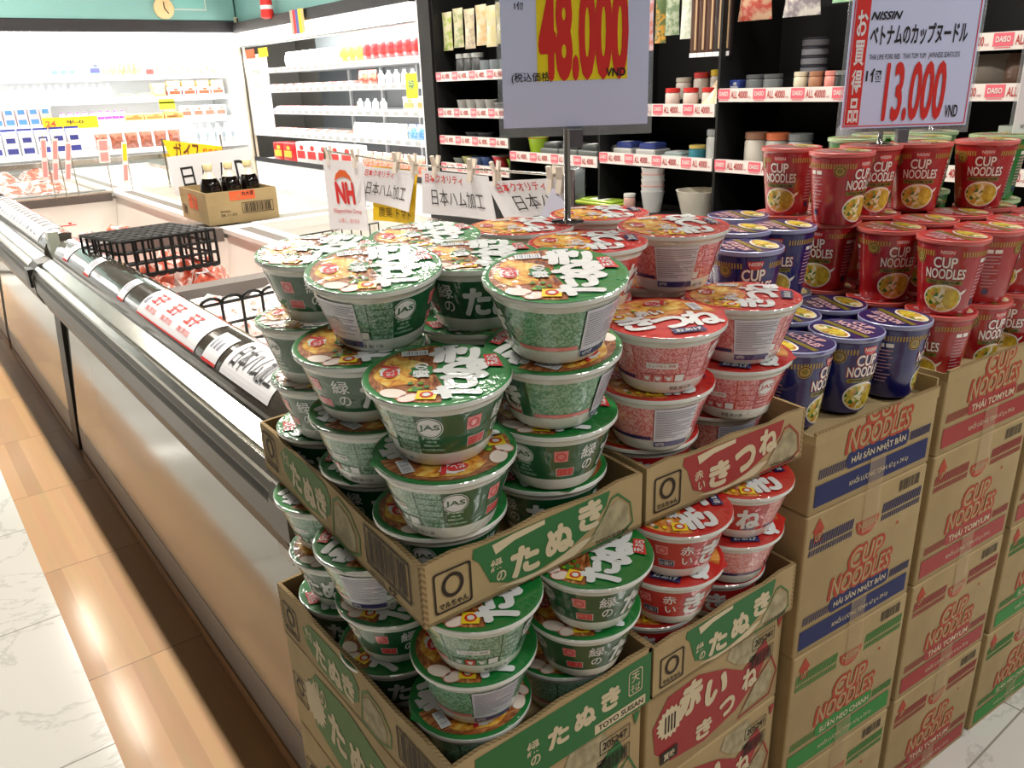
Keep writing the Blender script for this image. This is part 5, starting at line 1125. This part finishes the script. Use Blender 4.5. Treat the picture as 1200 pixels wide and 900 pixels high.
# ---- small things on the bulkhead
m = MB(); m.lathe([(.085, 0), (.085, .02), (.078, .024), (0.001, .024)], 30, mt=mat('tan_disc', (226, 196, 146), rough=.5)); m.tube([(0, 0, .03), (0, .05, .03)], .004, INK, 5); m.tube([(0, 0, .03), (.03, -.04, .03)], .004, INK, 5); m.tube([(0, .085, .01), (0, .2, .01)], .003, WHITEP, 5)
o = m.build('wall_clock'); o.location = (2.375, 7.975, zz(.69)); o.rotation_euler = (pi/2, 0, 0); tag(o, 'small round tan clock hanging on the teal bulkhead', 'clock')
m = MB(); m.ring(rect(-.17, -.12, .17, .12), .012, mat('pale_frame', (190, 206, 196), rough=.5), front(2.58, 7.978, zz(.80))); m.flat(rect(-.155, -.105, .155, .105), mat('frame_inner_teal', (126, 184, 178), rough=.3), front(2.58, 7.979, zz(.80)))
tag(m.build('wall_frame'), 'pale thin frame on the teal bulkhead beside the clock', 'frame')
m = MB(); m.lathe([(.03, -.05, REDP), (.055, -.04, REDP), (.05, .02, PAPER), (.05, .05, REDP), (.045, .10, REDP), (.01, .16, REDP)], 16); o = m.build('hanging_ornament'); o.location = (2.93, 7.05, zz(.60)); tag(o, 'small red and white ornament hanging at the teal bulkhead', 'ornament')
m = MB(); c4 = [mat('banner_grey', (190, 180, 160), rough=.7), REDP, mat('banner_blue', (80, 96, 170), rough=.7), YELP, mat('banner_tan', (200, 180, 120), rough=.7)]
for i, c in enumerate(c4): m.box((2.93, 6.36+.05*(4-i), zz(.40)), (2.934, 6.36+.05*(5-i), zz(.575)), c)
tag(m.build('striped_banner'), 'striped paper banner hanging from the side cooler canopy', 'banner')

# ================================================================== BLACK SHELVING
BLKS = mat('shelf_black', (13, 13, 13), rough=.6); RAILW = mat('label_strip_white', (232, 222, 218), rough=.35, coat=.5); RAILP = mat('label_strip_pink', (228, 106, 122), rough=.4, coat=.5); RTX = mat('label_text_red', (176, 60, 60), rough=.5)
bays = [(3.92, 4.66, (.055, -.160, -.326, -.495), 'nearest the side cooler'), (3.165, 3.915, (.06, -.395), 'behind the 48.000 price stand'), (2.42, 3.16, (-.135, -.368), 'with the hanging brushes'), (1.68, 2.415, (-.072, -.368), 'with the dark jars'), (.935, 1.675, (.085, -.072, -.34), 'directly behind the 13.000 price sheet'), (.19, .93, (.085, -.072, -.34), 'at the far right')]
for y0, y1, zs, lb in bays:
    t = thing('shelf_unit', f'black shelving bay {lb}, with price strips', 'shelving')
    part(t, 'back_panel', [((3.42, y0, 0), (3.47, y1, zz(.95)), BLKS)])
    part(t, 'base_deck', [((2.92, y0, .02), (3.42, y1, zz(-.63)), BLKS)])
    part(t, 'side_panel', [((3.0, y1-.012, zz(-.63)), (3.42, y1, zz(.95)), BLKS)])
    for z in zs:
        s = MB(); s.box((3.02, y0+.005, zz(z-.035)), (3.42, y1-.014, zz(z-.018)), BLKS)
        for yy in (y0+.01, y1-.03): s.prism([(3.05, zz(z-.035)), (3.42, zz(z-.035)), (3.42, zz(z-.13))], yy, yy+.006, BLKS)
        so = s.build('shelf', t); s = MB(); s.box((3.0, y0+.004, zz(z-.045)), (3.02, y1-.004, zz(z+.01)), RAILW)
        F = leftf(3.0, y1-.004, zz(z-.045), .0012); F2 = leftf(3.0, y1-.004, zz(z-.045), .002); L = y1-y0-.008
        for k in range(4):
            u = L/4*k; s.flat(rect(u+.004, .012, u+.066, .052), RAILP, F); s.flat(rect(u+.010, .006, u+.06, .009), RAILP, F)
            s.text('DAISO', (u+.012, .024, u+.058, .042), RAILW, F2, .03); s.text('ALL 40000', (u+.072, .014, u+.158, .044), RTX, F, .02); s.text('VND', (u+.160, .014, u+.176, .022), RTX, F)
        s.build('price_strip', so)
part_w = MB(); part_w.box((2.985, 4.665, 0), (3.5, 4.80, zz(1.0)), BLKS); part_w.box((3.0, 4.80, zz(-.62)), (3.02, 4.812, zz(.5)), CWHT)
struct(part_w.build('trim_black_pillar'))
w = MB(); w.box((3.05, .15, zz(.95)), (3.5, 4.80, zz(1.0)), BLKS); struct(w.build('trim_black_header'))
def dput(name, cat, kind, c1, c2, dims, y, z, label, group=None, x=3.07, dz=0): return put(name, cat, goods(kind, c1, c2, *dims), x+dims[1]/2, y, z-.018+dz, label, group, rz=-pi/2)
DK = (44, 44, 46); LG = (170, 172, 170)
# bay a
for i in range(3): dput('glass_tumbler', 'glass', 'glass', DK, DK, (.075, .075, .085), 4.06+i*.10, .055, 'clear glass tumbler on the top shelf nearest the side cooler', 'tumblers on the shelf nearest the side cooler')
for i in range(3): dput('dark_jar', 'jar', 'jar', (60, 62, 64), LG, (.08, .08, .13), 4.36+i*.085-.02, .055, 'dark glass jar on the top shelf nearest the side cooler', 'dark jars on the shelf nearest the side cooler')
for i in range(4): dput('ceramic_mug', 'mug', 'cup', (200, 200, 196), (214, 212, 206), (.085, .085, .075), 4.22+i*.10, -.160, 'pale ceramic cup on the second shelf nearest the side cooler', 'pale cups nearest the side cooler')
for i in range(2): dput('metal_tin', 'tin', 'jar', (120, 120, 118), (150, 150, 150), (.09, .09, .06), 4.02+i*.10, -.160, 'grey tin on the second shelf nearest the side cooler', 'grey tins nearest the side cooler')
for i in range(2): dput('dark_bowl', 'bowl', 'bowl', (70, 72, 76), (90, 92, 96), (.12, .12, .045), 4.36+i*.13-.05, -.326, 'dark bowl on the third shelf nearest the side cooler', 'dark bowls nearest the side cooler')
dput('orange_bowl', 'bowl', 'bowl', (232, 110, 60), (238, 130, 80), (.11, .11, .075), 3.99, -.326, 'orange bowl on the third shelf nearest the side cooler')
for i, (c, d, lb) in enumerate((((170, 176, 168), .05, 'grey'), ((190, 190, 130), .065, 'olive'), ((100, 120, 160), .065, 'slate blue'), ((70, 96, 150), .07, 'deep blue'))):
    dput('rice_bowl', 'bowl', 'bowl', c, c, (.10, .10, d), 4.60-.105*i, -.495, f'{lb} rice bowl on the lowest shelf nearest the side cooler')
dput('red_bowl', 'bowl', 'bowl', (210, 60, 70), (200, 190, 190), (.12, .12, .085), 4.16, -.495, 'red bowl with a grey rim on the lowest shelf beside the lime tub')
dput('lime_tub', 'tub', 'cup', (150, 200, 40), (160, 206, 50), (.14, .14, .07), 4.01, -.495, 'lime green tub on the lowest shelf of the bay nearest the side cooler')
# bay b
dput('lime_tub', 'tub', 'cup', (170, 206, 60), (214, 80, 60), (.12, .12, .10), 3.80, -.395, 'lime and red tub behind the hanging paper signs')
for i in range(4): dput('storage_box', 'box', 'tray', (120, 124, 122), (70, 74, 74), (.15, .14, .08), 3.62-.16*i+.02, -.395, 'dark clear storage box below the 48.000 price stand', 'storage boxes below the price stand')
for i, (y, c) in enumerate(((4.58, (150, 170, 80)), (4.46, (150, 160, 110)), (4.34, (176, 160, 140)), (4.22, (206, 170, 120)), (4.12, (200, 190, 140)), (4.02, (180, 176, 100)))):
    put('hanging_packet', 'packet', goods('bag', c, (200, 190, 160), .11, .03, .22), 3.06, y, .19+.012*(i % 2), ('green', 'green-grey', 'pinkish tan', 'orange and tan', 'pale tan', 'olive')[i]+' packet hanging above the glass tumblers', None, rz=-pi/2)
put('hanging_packet', 'packet', goods('bag', (206, 160, 40), (60, 110, 50), .15, .04, .26), 3.04, 3.93, .24, 'green and yellow packet hanging beside the 48.000 price stand', None, rz=-pi/2)
# bay c
for i, (y, c1, c2, w_, h_, lb) in enumerate(((2.90, (226, 120, 90), (230, 200, 210), .12, .26, 'orange and pink'), (2.80, (206, 150, 60), (90, 110, 70), .07, .24, 'gold and green'), (2.73, (176, 186, 160), (120, 140, 110), .09, .2, 'grey-green'), (2.64, (200, 210, 190), (226, 226, 216), .08, .30, 'white and green'))):
    put('hanging_packet', 'packet', goods('bag', c1, c2, w_, .03, h_), 3.05, y, .11+.03*i-.05*(i == 3), f'{lb} packet hanging right of the 48.000 price stand', None, rz=-pi/2)
BRN = mat('chopstick_brown', (84, 54, 42), rough=.35, coat=.6)
for i in range(5):
    m = MB(); c = (BRN, mat('chopstick_dark', (48, 38, 40), rough=.35, coat=.6))[i in (3, 4)]
    m.bbox((-.012, -.021, 0), (.012, .021, .36), c, .004); m.box((-.013, -.014, .03), (-.0122, -.004, .33), mat('sheen_tan', (190, 160, 126), rough=.3)); m.box((-.0132, -.021, 0), (-.0122, .021, .018), PAPER)
    o = m.build('chopstick_pack'); o.location = (3.045, 2.585-.044*i, zz(.07)); tag(o, 'brown chopstick pack hanging in a row on the black shelving' if i < 3 else 'dark chopstick pack at the right of the hanging row', 'chopsticks', 'chopstick packs hanging in a row' if i < 3 else 'dark chopstick packs hanging in a row')
for i, (y, c1, c2, lb) in enumerate(((2.28, (186, 80, 70), (206, 170, 140), 'red and tan'), (2.06, (150, 140, 150), (226, 222, 216), 'lilac and white'))):
    put('snack_bag', 'bag', goods('bag', c1, c2, .17, .08, .24), 3.05, y, .20, f'{lb} net bag hanging above the dark jars', None, rz=-pi/2)
put('snack_bag', 'bag', goods('bag', (150, 200, 160), (170, 210, 176), .12, .06, .26), 3.05, 1.87, .235, 'pale green bag hanging beside the 13.000 price stand', None, rz=-pi/2)
for i, (y, c, h_, lb) in enumerate(((2.81, (206, 200, 186), .10, 'cream'), (2.70, (200, 60, 60), .12, 'tall red'), (2.60, (220, 190, 50), .13, 'tall yellow'))):
    dput('spice_jar', 'jar', 'jar', (216, 206, 196), c, (.075, .075, h_), y, -.135, f'{lb} lidded jar at the back of the shelf under the chopsticks', None, 3.20, .04)
for i in range(3): dput('spice_jar', 'jar', 'jar', (222, 200, 190), (206, 50, 46), (.07, .07, .095), 2.76-.085*i*1.3, -.135, 'red lidded jar in the front row under the chopsticks', 'red lidded jars under the chopsticks')
m = MB(); m.lathe([(.08, 0), (.085, .01), (.05, .07), (.012, .125)], 18, mt=solid('net_tan', (226, 206, 170))); o = m.build('net_bag'); o.location = (3.13, 2.51, zz(-.153)); tag(o, 'cone shaped cream bag at the end of the red lidded jars', 'bag')
for i, (y, c, lb) in enumerate(((3.06, (60, 76, 150), 'left'), (2.90, (60, 76, 150), 'right'))):
    dput('lunch_box', 'lunch box', 'tray', (216, 216, 212), c, (.13, .12, .075), y, -.368, f'white lunch box with blue lid below the 48.000 sign, {lb} one')
dput('lunch_box', 'lunch box', 'tray', (190, 200, 200), (176, 190, 190), (.14, .12, .04), 2.73, -.368, 'flat grey lunch box between the blue lids and the teal can')
dput('teal_can', 'can', 'jar', (60, 140, 160), (226, 200, 110), (.08, .08, .075), 2.60, -.368, 'teal and yellow can beside the clear food jar')
dput('food_jar', 'jar', 'jar', (190, 192, 188), (150, 154, 154), (.115, .115, .15), 2.49, -.368, 'tall clear jar with grey lid, left of the stacked shelf jars')
# bay d
for i, (y, c1, c2, h_, lb) in enumerate(((2.28, (196, 190, 180), (150, 110, 90), .14, 'clear jar with brown contents'), (2.17, (170, 170, 164), (206, 110, 70), .14, 'clear jar with orange contents'), (2.06, (160, 166, 168), (120, 124, 126), .14, 'clear grey jar'))):
    dput('food_jar', 'jar', 'jar', c1, c2, (.10, .10, h_), y, -.368, lb+' on the lower shelf beside the top red cups')
dput('blue_box', 'box', 'box', (60, 80, 160), (200, 200, 210), (.05, .06, .06), 2.38, -.072, 'tiny blue box at the left end of the dark jar shelf')
for i in range(2): dput('glass_tumbler', 'glass', 'jar', (120, 124, 126), (90, 92, 94), (.08, .08, .08), 2.30-.09*i, -.072, 'grey glass at the left of the stacked tins', 'grey glasses left of the stacked tins')
for i in range(6): dput('stacked_tin', 'tin', 'jar', (150, 150, 160), (70, 70, 84), (.11, .11, .036), 2.13, -.072, 'flat tin in the tall stack on the dark jar shelf', 'flat tins in one stack', 3.22, .0365*i+.0)
for i, (y, c, lb) in enumerate(((2.07, (216, 206, 180), 'cream'), (2.00, (170, 120, 90), 'brown'), (1.93, (222, 140, 130), 'pink'))): dput('shelf_candle', 'candle', 'jar', c, c, (.055, .055, .085), y, -.072, f'{lb} candle before the stacked tins')
dput('beige_bowl', 'bowl', 'bowl', (196, 186, 160), (200, 190, 166), (.14, .12, .10), 1.83, -.072, 'beige bowl behind the dark jars', None, 3.2)
for i in range(3): dput('dark_jar', 'jar', 'jar', (46, 52, 50), (110, 112, 108), (.085, .085, .085), 1.86-.10*i+.02, -.072, 'dark lidded jar in the row left of the 13.000 price stand', 'dark lidded jars left of the price stand')
for i in range(2): dput('dark_jar', 'jar', 'jar', (56, 66, 62), (120, 124, 118), (.085, .085, .09), 1.83-.17*i, -.072, 'dark lidded jar stacked on another beside the 13.000 price stand', 'stacked dark jars', 3.07, .0855)
dput('grey_bottle', 'bottle', 'bottle', (150, 158, 166), (110, 150, 140), (.105, .10, .24), 1.84, -.368, 'grey bottle with green cap standing behind the top red cups', None)
# bay e
for i, (y, c, lb) in enumerate(((1.36, (130, 122, 112), 'grey'), (1.22, (110, 84, 70), 'brown'))): dput('slanted_pack', 'packet', 'bag', c, c, (.16, .05, .12), y, -.072, f'{lb} packet on the shelf right of the 13.000 price stand')
dput('flat_box', 'box', 'box', (190, 200, 190), (150, 110, 110), (.22, .10, .05), 1.16, -.34+.11, 'flat pale green box just above the green cups', None, 3.07)
# base deck
def deck(name, cat, kind, c1, c2, dims, y, label, group=None, x=2.97, dz=0): return put(name, cat, goods(kind, c1, c2, *dims), x+dims[1]/2, y, -.63+dz, label, group, rz=-pi/2)
deck('white_tub', 'tub', 'cup', (226, 220, 206), (232, 226, 214), (.22, .20, .12), 2.54, 'round white tub on the black base deck behind the bowls')
for i in range(5): deck('paper_cup', 'paper cup', 'cup', (206, 206, 206), (222, 150, 140) if i % 2 else (214, 214, 214), (.115, .115, .10), 2.80, 'white and red paper cup in the wrapped stack on the base deck', 'paper cups in one stack', 2.97, .028*i)
deck('small_jar', 'jar', 'jar', (190, 150, 140), (206, 204, 200), (.06, .06, .08), 2.93, 'small pink jar beside the stack of paper cups')
for i, (y, c, h_, lb) in enumerate(((3.52, (110, 116, 116), .12, 'low'), (3.36, (96, 104, 106), .20, 'tall'))): deck('grey_bag', 'bag', 'bag', c, c, (.17, .10, h_), y, f'{lb} grey wrapped bundle on the base deck beside the price stand pole')
deck('flat_pack', 'packet', 'tray', (170, 190, 60), (150, 180, 60), (.3, .14, .03), 3.16, 'flat lime green pack lying on the base deck')
